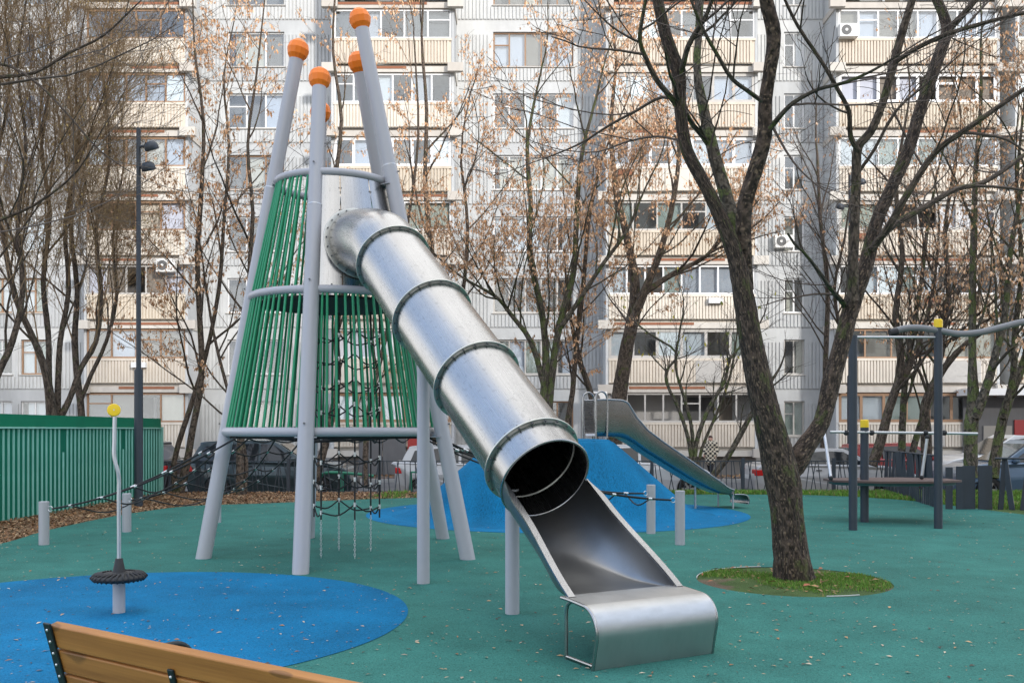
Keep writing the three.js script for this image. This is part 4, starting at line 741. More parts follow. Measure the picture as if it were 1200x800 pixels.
bgTree(203, [[[[368, 566, 8], [377, 535, 7.2], [388, 490, 6.5], [396, 440, 6], [394, 390, 5.5], [402, 320, 4.8], [392, 230, 4], [400, 140, 3.2], [390, 60, 2.4], [394, -30, 1.4]], 25.6, 26], [[[428, 570, 6], [428, 535, 5.2], [432, 480, 4.6], [446, 420, 4], [462, 350, 3.4], [478, 260, 2.8], [490, 160, 2.2], [486, 60, 1.5]], 25.8, 26.8]], MAPLE, BARK.dark, TWIG.warm, 'bare tree with many tan seeds seen through the climbing tower', GB);
bgTree(204, [[[[505, 572, 5], [508, 480, 4.6], [500, 400, 4.2], [508, 320, 3.8], [498, 220, 3.2], [500, 130, 2.6], [494, 40, 1.8], [500, -40, 1]], 29, 29.5], [[[507, 520, 4], [525, 440, 3.6], [540, 360, 3.2], [548, 270, 2.6], [540, 190, 1.8]], 29, 28.2]], MAPLE, BARK.dark, TWIG.warm, 'bare tree thick with tan seeds beside the upper end of the tube slide', GB);
bgTree(205, [[[[640, 580, 8], [636, 520, 7], [637, 470, 6.6], [640, 420, 6], [634, 360, 5.2], [621, 300, 4.6], [622, 240, 4], [618, 170, 3], [628, 110, 2]], 27.5, 27.3], [[[642, 575, 8], [642, 500, 6.5], [648, 430, 6], [656, 380, 5.6], [672, 320, 5], [676, 250, 4.2], [682, 180, 3.2], [700, 110, 2]], 27.6, 27], [[[638, 455, 5], [622, 400, 4.4], [600, 370, 3.8], [584, 350, 3], [560, 335, 2]], 27.5, 26.6], [[[656, 385, 4.6], [680, 350, 4], [706, 310, 3.4], [735, 270, 2.6], [750, 235, 1.8]], 27.3, 26.6]], { ...MAPLE, seedP: 0.7 }, BARK.moss, TWIG.warm, 'many-stemmed mossy bare tree full of tan seeds, rising behind the blue mound', GB);
bgTree(206, [[[[668, 575, 5.5], [662, 520, 5], [671, 460, 4.6], [676, 400, 4.2], [684, 330, 3.8], [690, 260, 3], [704, 190, 2.2]], 28.5, 28.2], [[[700, 560, 6], [697, 500, 5.4], [692, 460, 5], [680, 425, 4.6], [674, 400, 4]], 28.7, 28.5, 0.5]], { ...MAPLE, seedP: 0.65 }, BARK.dark, TWIG.warm, 'slim leaning bare tree with tan seeds close behind the mound slide', GB);
bgTree(207, [[[[716, 570, 13], [722, 500, 11.5], [728, 450, 11], [736, 400, 10], [742, 372, 9.5], [744, 330, 7], [735, 280, 5.5], [722, 220, 4.5], [716, 150, 3.4], [722, 80, 2]], 30, 30.4], [[[740, 380, 7.5], [756, 340, 6], [772, 300, 5], [786, 250, 4], [796, 180, 3], [790, 110, 1.8]], 30, 29.2], [[[746, 350, 5], [790, 320, 4], [828, 300, 3], [850, 270, 2]], 30, 29.4]], { ...MAPLE, seedP: 0.7 }, BARK.dark, TWIG.warm, 'thick leaning dark trunk with tan seed clusters beside the white-framed balcony windows', GB);
{ // a many-stemmed bush with a few yellowed leaves
  const SH = { ...PLAIN, levels: 4, kids: [6, 5, 3, 0], len: [4, 1.5, 0.8, 0.4], from: [0.35, 0.2, 0.2, 0], seeds: 1, seedP: 0.1, clump: 1.5, seedSize: 0.10, tone: [[0.22, 0.26, 0.05], [0.45, 0.36, 0.06]] };
  bgTree(208, [[[[812, 566, 5], [808, 520, 4.2], [796, 480, 3.8], [782, 450, 3.3], [781, 435, 3], [794, 415, 2.6], [760, 390, 2], [742, 375, 1.2]], 25.4, 25.2], [[[813, 566, 6], [816, 520, 5], [830, 480, 4.4], [850, 445, 3.6], [856, 420, 3], [880, 395, 2]], 25.4, 25.6], [[[814, 566, 4], [823, 525, 3.4], [842, 480, 3], [856, 440, 2.6], [862, 405, 2]], 25.5, 26], [[[806, 566, 4.5], [812, 510, 4], [800, 460, 3.4], [792, 430, 2.6], [798, 380, 2]], 25.5, 25], [[[828, 566, 7], [850, 540, 6.4], [870, 505, 6], [885, 478, 5.2], [900, 455, 4]], 25.6, 25.6, 0.6]], SH, BARK.moss, TWIG.grey, 'low spreading bare bush with a few yellow leaves behind the end of the small slide', undefined, 'bare_bush');
}
bgTree(209, [[[[962, 575, 5], [966, 500, 4.6], [968, 420, 4.2], [970, 330, 3.8], [962, 260, 3], [958, 180, 2]], 30, 30], [[[968, 470, 3.5], [985, 400, 3], [978, 340, 2.6], [990, 280, 2]], 30, 29]], { ...PLAIN, kids: [8, 5, 4, 3, 0] }, BARK.dark, TWIG.grey, 'thin grey bare tree without seeds before the narrow window strip', GB);
bgTree(210, [[[[1022, 545, 8], [1030, 525, 7.5], [1042, 480, 6.5], [1052, 450, 6], [1056, 420, 5.5], [1050, 370, 4.6], [1058, 300, 3.8], [1050, 220, 3], [1062, 140, 1.8]], 25.6, 25.6], [[[1046, 465, 5], [1066, 430, 4.4], [1078, 400, 3.6], [1092, 350, 2.8], [1100, 290, 2]], 25.6, 26.2]], { ...MAPLE, seedP: 0.15 }, BARK.dark, TWIG.grey, 'dark leaning bare tree rising behind the brown exercise platform', GB);
bgTree(211, [[[[1056, 555, 6], [1058, 500, 5], [1060, 460, 4.5], [1068, 400, 4], [1080, 330, 3.2], [1088, 260, 2.4]], 26.5, 26.5], [[[1066, 545, 5], [1078, 500, 4.6], [1094, 460, 4], [1100, 410, 3.4], [1114, 350, 2.6]], 26.4, 27]], { ...MAPLE, seedP: 0.2 }, BARK.moss, TWIG.grey, 'slim mossy green bare tree between the exercise posts', GB);
bgTree(212, [[[[1086, 550, 8], [1086, 510, 7.4], [1084, 480, 7], [1092, 455, 6], [1108, 430, 5], [1130, 405, 4], [1160, 385, 3], [1195, 375, 2]], 25.5, 25], [[[1084, 482, 5.4], [1098, 440, 5], [1104, 400, 4.6], [1112, 340, 3.8], [1108, 270, 3], [1120, 190, 2]], 25.5, 26]], { ...MAPLE, seedP: 0.2 }, BARK.dark, TWIG.warm, 'crooked dark bare tree with a long side limb behind the yellow-capped post', GB);
bgTree(213, [[[[1138, 560, 9], [1138, 530, 8], [1139, 495, 9], [1141, 480, 8], [1140, 420, 5], [1140, 350, 4.6], [1142, 270, 4], [1144, 200, 3.2], [1150, 120, 2.2], [1150, 50, 1.4]], 22, 22.4], [[[1143, 490, 6.4], [1156, 455, 5.6], [1166, 420, 5], [1178, 370, 4.2], [1184, 300, 3.4], [1196, 230, 2.6], [1210, 150, 1.8]], 22, 21.6]], { ...MAPLE, seedP: 0.4 }, BARK.moss, TWIG.warm, 'bright mossy green forked tree inside the slatted fence with tan seeds above', GB);
bgTree(214, [[[[1164, 560, 8], [1168, 530, 7.2], [1176, 490, 6.4], [1188, 455, 5.8], [1202, 420, 5], [1216, 350, 4], [1218, 260, 3], [1224, 170, 2]], 22.6, 23], [[[1176, 490, 5], [1188, 440, 4.6], [1190, 390, 4], [1198, 310, 3.2], [1192, 220, 2.4], [1200, 130, 1.6]], 22.6, 22]], { ...MAPLE, seedP: 0.4 }, BARK.moss, TWIG.warm, 'leaning mossy bare tree behind the slatted fence near the parked blue car', GB);
// ---- dense fine-twigged trees above the green fence
const WILLOW = { levels: 5, seg: [9, 8, 6, 5, 4], kids: [9.5, 8, 6, 3.8, 0], from: [0.3, 0.15, 0.12, 0.1, 0], len: [8, 3.6, 2.0, 1.1, 0.6], rad: [0.12, 0.026, 0.0095, 0.0048, 0.0032], ang: [0.3, 0.75], up: [0.05, 0.08, 0.06, 0.03, 0.02], bend: 0.26, taper: 0.28, seeds: 2, seedP: 0.12, clump: 1.6, seedSize: 0.05, tone: [[0.30, 0.20, 0.07], [0.36, 0.26, 0.10]] };
bgTree(220, [[[[62, 580, 13], [60, 487, 11], [54, 440, 8], [40, 400, 7], [18, 350, 6], [4, 280, 5], [-6, 200, 4], [10, 110, 3], [6, 20, 1.8]], 21.5, 20.6], [[[58, 500, 8], [57, 440, 6.4], [56, 390, 6], [50, 330, 5.4], [58, 250, 4.6], [48, 170, 3.6], [60, 80, 2.4], [52, 0, 1.4]], 21.5, 21.8], [[[66, 500, 8], [68, 440, 6.4], [70, 400, 6], [80, 340, 5], [76, 260, 4.2], [92, 180, 3.2], [88, 90, 2.2], [100, 10, 1.2]], 21.5, 22.2], [[[70, 490, 7], [82, 465, 6.4], [95, 430, 6], [112, 400, 5.4], [118, 340, 4.6], [112, 270, 3.8], [128, 190, 2.8], [122, 100, 1.8]], 21.5, 22]], WILLOW, BARK.dark, TWIG.ochre, 'dense many-stemmed bare tree with fine ochre twigs above the green fence', 'bare trees above the green fence');
bgTree(221, [[[[96, 575, 9], [95, 488, 7.5], [90, 440, 6.6], [87, 400, 6.4], [90, 340, 5.4], [82, 260, 4.4], [88, 170, 3.4], [76, 80, 2.2], [80, -10, 1.2]], 23.5, 23.6], [[[94, 470, 5], [106, 440, 4.4], [124, 400, 4], [136, 350, 3.4], [132, 280, 2.6], [142, 210, 1.8]], 23.5, 24]], WILLOW, BARK.dark, TWIG.ochre, 'upright bare tree with fine ochre twigs nearest the grey lamp post', 'bare trees above the green fence');
bgTree(222, [[[[-30, 600, 12], [-22, 500, 10], [-4, 440, 8], [14, 400, 6.6], [26, 340, 5.6], [20, 260, 4.6], [30, 170, 3.4], [20, 80, 2.2], [30, 0, 1.4]], 19.5, 19.8], [[[-24, 500, 8], [-30, 420, 7], [-10, 340, 6], [-14, 250, 5], [-2, 150, 3.8], [-20, 50, 2.4]], 19.5, 18.6]], WILLOW, BARK.dark, TWIG.ochre, 'dense bare tree with fine ochre twigs leaning in over the green fence edge', 'bare trees above the green fence');
bgTree(223, [[[[-170, 640, 16], [-165, 500, 13], [-150, 350, 11], [-120, 220, 9], [-80, 140, 7], [-20, 95, 5], [40, 85, 3.6], [80, 62, 3], [120, 42, 2.4], [160, 5, 1.8]], 15, 14, 0.7], [[[-130, 240, 7], [-60, 90, 5], [0, 75, 3.6], [40, 95, 3], [80, 135, 2.4], [115, 175, 1.8], [150, 200, 1.2]], 14.8, 13.6, 0.7], [[[-150, 350, 7], [-70, 300, 5], [-10, 262, 4], [40, 240, 3], [90, 200, 2], [120, 150, 1.2]], 15, 13.8, 0.8]], { ...PLAIN, kids: [5, 3.5, 3, 2, 0] }, BARK.dark, TWIG.grey, 'bare tree reaching long dark branches in over the fenced corner', 'bare trees above the green fence');
// ---------------------------------------------------------------- green metal fence
{
  const o = thing('metal_fence', 'green corrugated metal fence with pale upright ribs beside the playground', 'fence', [-8.85, 0, -18]);
  const sheetM = rubber({ color: C(0.004, 0.15, 0.09), roughness: 0.7,  map: rep(mottle, 0.6) }), ribM = std(C(0.26, 0.60, 0.50), 0.55, { map: rep(mottle, 0.6) });
  const Z = (d) => 18 - d;
  for (let k = 0; k < 10; k++) part('sheet', boxGeo(-0.02, 0, -0.05, 1.62, Z(13.2 + 1.1 * (k + 1)) + 0.004, Z(13.2 + 1.1 * k)), sheetM, o);
  const trim = part('top_trim', boxGeo(-0.03, 0.03, 1.645, 1.87, Z(24.2), Z(13.2)), rubber({ color: C(0.004, 0.19, 0.10), roughness: 0.6,  map: rep(mottle, 0.6) }), o);
  part('rail', boxGeo(-0.01, 0.05, 1.615, 1.643, Z(24.2), Z(13.2)), ribM, o);
  const rib = new MB(); { const s = new THREE.Shape(); s.moveTo(0, -0.022); s.lineTo(0.022, -0.013); s.lineTo(0.022, 0.013); s.lineTo(0, 0.022); const g = new THREE.ExtrudeGeometry(s, { depth: 1.64, bevelEnabled: false }).rotateX(-Math.PI / 2); rib.add(g); }
  const rg = rib.geo(); let n = 0;
  for (let d = 13.3; d < 24.2; d += 0.172) { const m = part('rib', rg, ribM, o); m.position.set(0.002, -0.03, Z(d)); m.scale.y = (++n % 17 === 0) ? 0.72 : 1; }
  part('end_post', boxGeo(-0.05, 0.055, -0.05, 1.66, Z(24.31), Z(24.21)), ribM, o);
}
// ---------------------------------------------------------------- low railing of thin crossed bars along the verge
{
  const o = thing('low_railing', 'low dark railing of thin tilted bars between the verge and the parked cars', 'railing', [0, -0.06, -24.7]), r = rng(31);
  const X = (px) => (px - 600) / F * 24.7, x0 = X(120), x1 = X(1048), m = M.anthracite;
  part('top_rail', boxGeo(x0, x1, 0.835, 0.86, -0.02, 0.02), m, o); part('bottom_rail', boxGeo(x0, x1, 0.06, 0.08, -0.008, 0.008), m, o);
  for (let x = x0 + 0.1; x < x1; x += 2.33) part('post', boxGeo(x - 0.04, x + 0.04, -0.1, 0.93, -0.045, 0.045), m, o);
  const bg = boxGeo(-0.0115, 0.0115, 0, 0.78, -0.004, 0.004);
  for (let x = x0 + 0.2; x < x1 - 0.1; x += 0.135) { const b = part('bar', bg, m, o); b.position.set(x, 0.07, (r() - 0.5) * 0.01); b.rotation.z = (r() < 0.35 ? 0.02 : (r() < 0.5 ? 1 : -1) * (0.08 + 0.16 * r())); }
}
// ---------------------------------------------------------------- slatted fence on the right
{
  const o = thing('slatted_fence', 'dark grey fence of wide tilted metal slats in front of the parked cars', 'fence', [9.2, 0, -20]), r = rng(32), m = M.anthracite;
  const path = [[9.55, 24.7], [9.1, 22], [8.72, 19.8]], path2 = [[9.7, 19.35], [11, 18.9], [13.5, 18.6]];
  const run = (pts, H) => {
    const c = new THREE.CatmullRomCurve3(pts.map(([x, d]) => V(x - 9.2, 0, 20 - d))), L = c.getLength(), n = Math.round(L / 0.2);
    part('top_rail', tubeGeo(c.getPoints(20).map((p) => p.setY(H)), 0.022, 6), m, o);
    for (let k = 0; k < n; k++) { const p = c.getPointAt((k + 0.5) / n), t = c.getTangentAt((k + 0.5) / n), w = 0.10 + 0.05 * r(); const s = part('slat', boxGeo(-w / 2, w / 2, -0.05, H + 0.01, -0.012, 0.012), m, o); s.position.copy(p); s.rotation.set(0, Math.atan2(-t.z, t.x) + (r() - 0.5) * 1.3, (k % 2 ? 1 : -1) * (0.05 + 0.10 * r()), 'YXZ'); }
  };
  run(path, 1.06); run(path2, 1.02);
  const o2 = thing('slat_screen', 'short dark grey screen of upright flat boards joining the slatted fence', 'screen', [9.15, 0, -19.3]);
  const X = (px) => (px - 600) / F * 19.3 - 9.15;
  [[1098, 1101, 0.83], [1110, 1118, 0.84], [1121, 1129, 0.86], [1130, 1144.5, 0.87], [1147, 1156, 0.875], [1157, 1164.5, 0.875]].forEach(([a, b, h], k) => part('board', boxGeo(X(a), X(b), -0.04, h, -0.012 - (k % 2) * 0.05, 0.012 - (k % 2) * 0.05), m, o2));
  part('rail', boxGeo(X(1097), X(1165), 0.5, 0.54, -0.1, -0.07), m, o2);
}
// ---------------------------------------------------------------- lamp posts
function lamp(label, px, base, topY, heads, d, r0, r1) {
  const g = at(px, HOR, d), o = thing('lamp_post', label, 'lamp post', [g.x, base, -d], 0, 'twin-headed lamp posts'), y = (py) => EYE - (py - HOR) / F * d - base, top = y(topY);
  part('pole', tubeGeo([V(0, 0, 0), V(0, top * 0.36, 0), V(0, top * 0.36 + 0.03, 0), V(0, top, 0)], [r0, r0, r1, r1 * 0.9], 18), M.anthracite, o);
  for (const [hx, hy, tilt] of heads) {
    const x = (hx - px) / F * d, h = y(hy), hd = part('lamp_head', new THREE.LatheGeometry([[0.001, 0.12], [0.085, 0.11], [0.135, 0.06], [0.145, 0.0], [0.142, -0.055], [0.13, -0.06], [0.001, -0.055]].reverse().map(([a, b]) => new THREE.Vector2(a, b)), 26), M.anthracite, o);
    hd.position.set(x, h, 0.05); hd.rotation.z = tilt; hd.rotation.x = 0.35;
    part('lens', new THREE.CylinderGeometry(0.11, 0.11, 0.01, 22).translate(0, -0.064, 0), std(C(0.35, 0.35, 0.34), 0.3), hd);
    part('arm', tubeGeo([V(0, h + 0.02, 0), V(x * 0.7, h + 0.03, 0.03)], 0.03, 8), M.anthracite, o);
  }
}
lamp('tall dark grey lamp post with two round heads beside the green fence', 162, 0, 150, [[178, 173, 0.25], [174.5, 197, 0.2]], 20, 0.088, 0.05);
lamp('dark grey lamp post with two round heads behind the big forked tree', 996.5, ROAD, 203, [[984, 243, -0.25], [1009, 214, 0.2]], 31, 0.09, 0.055);
// ---------------------------------------------------------------- parked cars
const CARGLASS = std(C(0.02, 0.024, 0.028), 0.05), TYRE = std(C(0.018, 0.018, 0.018), 0.85), RIM = std(C(0.5, 0.5, 0.51), 0.35, { metalness: 0.8 }), LIGHTR = std(C(0.48, 0.012, 0.012), 0.25), LIGHTW = std(C(0.75, 0.76, 0.78), 0.12), TRIM = std(C(0.02, 0.02, 0.02), 0.6);
const KIND = {   // side outlines, front at +x, in metres; length L, width W
  sedan: { L: 4.4, W: 1.7, wb: [-1.32, 1.36], wr: 0.3, low: [[-2.18, 0.32], [-2.2, 0.6], [-2.14, 0.86], [-2.02, 0.95], [-1.5, 0.97], [1.0, 0.93], [1.75, 0.82], [2.08, 0.72], [2.18, 0.55], [2.2, 0.34]], cab: [[-1.62, 0.94], [-1.05, 1.36], [-0.75, 1.42], [0.1, 1.42], [0.35, 1.37], [1.12, 0.92]], win: [[[-1.22, 0.98], [-0.9, 1.30], [-0.28, 1.355], [-0.28, 0.98]], [[-0.2, 0.98], [-0.2, 1.355], [0.22, 1.335], [0.82, 0.98]]] },
  hatch: { L: 3.75, W: 1.68, wb: [-1.22, 1.22], wr: 0.3, low: [[-1.84, 0.32], [-1.88, 0.6], [-1.84, 0.95], [-1.74, 1.02], [0.9, 0.95], [1.5, 0.84], [1.78, 0.72], [1.86, 0.52], [1.87, 0.34]], cab: [[-1.76, 1.0], [-1.56, 1.4], [-1.35, 1.5], [0.0, 1.52], [0.25, 1.48], [1.1, 0.93]], win: [[[-1.5, 1.06], [-1.38, 1.37], [-0.95, 1.41], [-0.95, 1.04]], [[-0.86, 1.03], [-0.86, 1.42], [-0.18, 1.44], [-0.18, 1.01]], [[-0.1, 1.01], [-0.1, 1.44], [0.2, 1.41], [0.84, 0.99]]] },
  wagon: { L: 4.5, W: 1.78, wb: [-1.38, 1.4], wr: 0.34, low: [[-2.2, 0.36], [-2.24, 0.62], [-2.2, 1.0], [-2.12, 1.06], [1.0, 1.02], [1.8, 0.92], [2.12, 0.8], [2.22, 0.58], [2.24, 0.38]], cab: [[-2.14, 1.05], [-1.9, 1.5], [-1.7, 1.62], [-0.1, 1.65], [0.2, 1.6], [1.1, 1.01]], win: [[[-1.9, 1.1], [-1.76, 1.48], [-1.15, 1.53], [-1.15, 1.1]], [[-1.06, 1.1], [-1.06, 1.54], [-0.28, 1.56], [-0.28, 1.09]], [[-0.2, 1.09], [-0.2, 1.56], [0.14, 1.53], [0.84, 1.06]]] },
};
function car(kind, name, label, colour, pos, turn, metallic = 0.25) {
  const K = KIND[kind], o = thing(name, label, 'car', pos, turn, 'cars parked along the lane'), W = K.W, paint = new THREE.MeshPhysicalMaterial({ color: C(...colour), roughness: 0.4, metalness: metallic, clearcoat: 0.8, clearcoatRoughness: 0.1 });
  const top = K.cab.reduce((a, p) => Math.max(a, p[1]), 0), belt = K.cab[0][1];
  const nar = (y) => 1 - 0.20 * Math.max(0, (y - belt + 0.05) / (top - belt)) - 0.06 * Math.max(0, (0.6 - y) / 0.3);
  const plan = (x) => 1 - 0.10 * Math.pow(Math.abs(x) / (K.L / 2), 4);
  const bend = (g) => { const p = g.attributes.position; for (let k = 0; k < p.count; k++) { p.setZ(k, p.getZ(k) * nar(p.getY(k)) * plan(p.getX(k))); } g.computeVertexNormals(); return g; };
  const s = new THREE.Shape(), ar = K.wr + 0.06; const lp = K.low, a0 = lp[0], a1 = lp[lp.length - 1];
  s.moveTo(a0[0], a0[1]); const sp = new THREE.SplineCurve(lp.map((q) => new THREE.Vector2(...q))).getPoints(50); for (const q of sp) s.lineTo(q.x, q.y);
  s.lineTo(a1[0] - 0.05, 0.22);
  for (const wx of [K.wb[1], K.wb[0]]) { s.lineTo(wx + ar, 0.2); s.absarc(wx, 0.31, ar, -0.3, Math.PI + 0.3, false); s.lineTo(wx - ar, 0.2); }
  s.lineTo(a0[0] + 0.05, 0.22); s.closePath();
  part('body', bend(new THREE.ExtrudeGeometry(s, { depth: W - 0.12, bevelEnabled: true, bevelThickness: 0.06, bevelSize: 0.05, bevelSegments: 4, steps: 4 }).translate(0, 0, -(W - 0.12) / 2)), paint, o);
  const c = new THREE.Shape(); const cp = new THREE.SplineCurve(K.cab.map((q) => new THREE.Vector2(...q))).getPoints(40); c.moveTo(K.cab[0][0], belt - 0.1); for (const q of cp) c.lineTo(q.x, q.y - 0.02); c.lineTo(K.cab[K.cab.length - 1][0], belt - 0.1); c.closePath();
  const body2 = part('cabin', bend(new THREE.ExtrudeGeometry(c, { depth: W - 0.16, bevelEnabled: true, bevelThickness: 0.045, bevelSize: 0.02, bevelSegments: 3, steps: 4 }).translate(0, 0, -(W - 0.16) / 2)), paint, o);
  for (const q of [-1, 1]) for (const w of K.win) {
    const ws = new THREE.Shape(w.map((v) => new THREE.Vector2(...v))); const g = new THREE.ExtrudeGeometry(ws, { depth: 0.012, bevelEnabled: false, steps: 1 }).translate(0, 0, q * (W / 2 - 0.028) - 0.006); part('side_window', bend(g), CARGLASS, o);
  }
  const screen = (i, j, name) => { const A = K.cab[i], B = K.cab[j], n = V(B[1] - A[1], -(B[0] - A[0]), 0).normalize(); if (n.y < 0) n.negate(); const P = (t, z) => { const y = lerp(A[1], B[1], t) + n.y * 0.022, x = lerp(A[0], B[0], t) + n.x * 0.022; return V(x, y, z * (W / 2 - 0.13) * nar(y)); }; part(name, sheet(8, 4, (u, v) => P(lerp(0.12, 0.9, v), (u * 2 - 1) * (i ? 1 : -1)), 0.006), CARGLASS, o); };
  screen(0, 1, 'rear_window'); screen(K.cab.length - 1, K.cab.length - 2, 'windscreen');
  for (const wx of K.wb) for (const q of [-1, 1]) {
    const wh = part('wheel', new THREE.LatheGeometry([[K.wr * 0.66, -0.09], [K.wr * 0.9, -0.1], [K.wr, -0.075], [K.wr, 0.075], [K.wr * 0.9, 0.1], [K.wr * 0.66, 0.09]].map(([a, b]) => new THREE.Vector2(a, b)), 28).rotateX(Math.PI / 2), TYRE, o); wh.position.set(wx, K.wr, q * (W / 2 - 0.13));
    const rm = new MB(); rm.add(new THREE.CylinderGeometry(K.wr * 0.2, K.wr * 0.2, 0.15, 14).rotateX(Math.PI / 2)); for (let k = 0; k < 6; k++) rm.add(new THREE.BoxGeometry(K.wr * 0.62, 0.055, 0.12).translate(K.wr * 0.36, 0, 0.0), new THREE.Matrix4().makeRotationZ(k * 1.047)); rm.add(new THREE.TorusGeometry(K.wr * 0.66, 0.02, 6, 28)); part('rim', rm.geo(), RIM, wh);
    part('wheel_well', new THREE.CylinderGeometry(ar - 0.005, ar - 0.005, 0.3, 22).rotateX(Math.PI / 2).translate(wx, 0.31, q * (W / 2 - 0.3)), TRIM, o);
  }
  for (const q of [-1, 1]) {
    const xr = K.low[1][0], xf = K.low[K.low.length - 2][0];
    part('tail_light', new RoundedBoxGeometry(0.24, 0.18, 0.34, 3, 0.03).translate(xr + 0.09, belt - 0.17, q * (W / 2 - 0.225) * 0.97), LIGHTR, o);
    part('headlight', new RoundedBoxGeometry(0.28, 0.14, 0.36, 3, 0.05).translate(xf - 0.12, 0.66, q * (W / 2 - 0.28)), LIGHTW, o);
    part('door_handle', new RoundedBoxGeometry(0.16, 0.025, 0.03, 2, 0.01).translate(-0.5, belt - 0.1, q * (W / 2 - 0.005)), TRIM, o);
    part('mirror', new RoundedBoxGeometry(0.14, 0.12, 0.16, 3, 0.04).translate(0.72, belt + 0.07, q * (W / 2 + 0.02)), paint, o);
    part('door_seam', boxGeo(-0.245, -0.235, 0.34, belt, q * (W / 2 + 0.001) - 0.002, q * (W / 2 + 0.001) + 0.002), TRIM, o);
  }
  part('rear_bumper', new RoundedBoxGeometry(0.14, 0.2, W * 0.86, 3, 0.05).translate(K.low[0][0] + 0.04, 0.42, 0), TRIM, o);
  part('number_plate', boxGeo(K.low[1][0] - 0.055, K.low[1][0] - 0.045, 0.58, 0.69, -0.26, 0.26), std(C(0.7, 0.7, 0.68), 0.5), o);
  return o;
}
const CX = (px, d) => (px - 600) / F * d;
car('hatch', 'parked_car', 'silver hatchback with red tail light seen between the tower legs', [0.42, 0.43, 0.45], [CX(467, 27) + 1.9, ROAD, -27], 0);
car('sedan', 'parked_car', 'silver sedan parked behind the big forked tree', [0.44, 0.44, 0.45], [CX(877, 27) + 2.22, ROAD, -27], 0);
car('hatch', 'parked_car', 'white car mostly hidden behind the small mound slide', [0.60, 0.61, 0.63], [CX(828, 27.6) - 1.87, ROAD, -27.6], 0);
car('wagon', 'parked_car', 'dark teal estate car behind the sloping rope net', [0.018, 0.04, 0.05], [CX(322, 27.2), ROAD, -27.2], 0, 0.3);
car('wagon', 'parked_car', 'black car showing its red tail light past the end of the green fence', [0.016, 0.017, 0.02], [CX(206, 27) - 2.25, ROAD, -27], Math.PI, 0.3);
car('wagon', 'parked_car', 'blue car with its bonnet behind the mossy forked tree', [0.09, 0.15, 0.23], [CX(1106, 26.4) + 2.25, ROAD, -26.4], Math.PI);
car('wagon', 'parked_car', 'white car with roof rails parked beyond the blue car', [0.66, 0.67, 0.68], [CX(1092, 29.4) + 2.3, ROAD + 0.12, -29.4], Math.PI);
car('wagon', 'parked_car', 'silver car in the back row behind the leaning mossy tree', [0.5, 0.51, 0.53], [CX(1130, 32) + 3.3, ROAD + 0.12, -32], Math.PI + 0.1);
car('hatch', 'parked_car', 'small red car half hidden behind the exercise platform trees', [0.3, 0.015, 0.012], [CX(1052, 30.5), ROAD, -30.5], 0.1, 0.2);
// green pipe rail at the car park
{
  const o = thing('pipe_rail', 'green pipe rail seen beneath the climbing tower', 'rail', [CX(405, 25.9), ROAD, -25.9]), gm = std(C(0.02, 0.2, 0.12), 0.5);
  part('rail', tubeGeo(curve([V(-0.7, 0.62, 0), V(-0.6, 0.76, 0), V(0.1, 0.77, 0), V(0.75, 0.7, 0)], 16), 0.04, 8), gm, o); part('post', tubeGeo([V(-0.1, 0, 0), V(-0.1, 0.77, 0)], 0.045, 8), gm, o); part('post', tubeGeo([V(1.75, 0, 0), V(1.75, 0.8, 0), V(2.3, 0.8, 0)], 0.04, 8), gm, o);
}
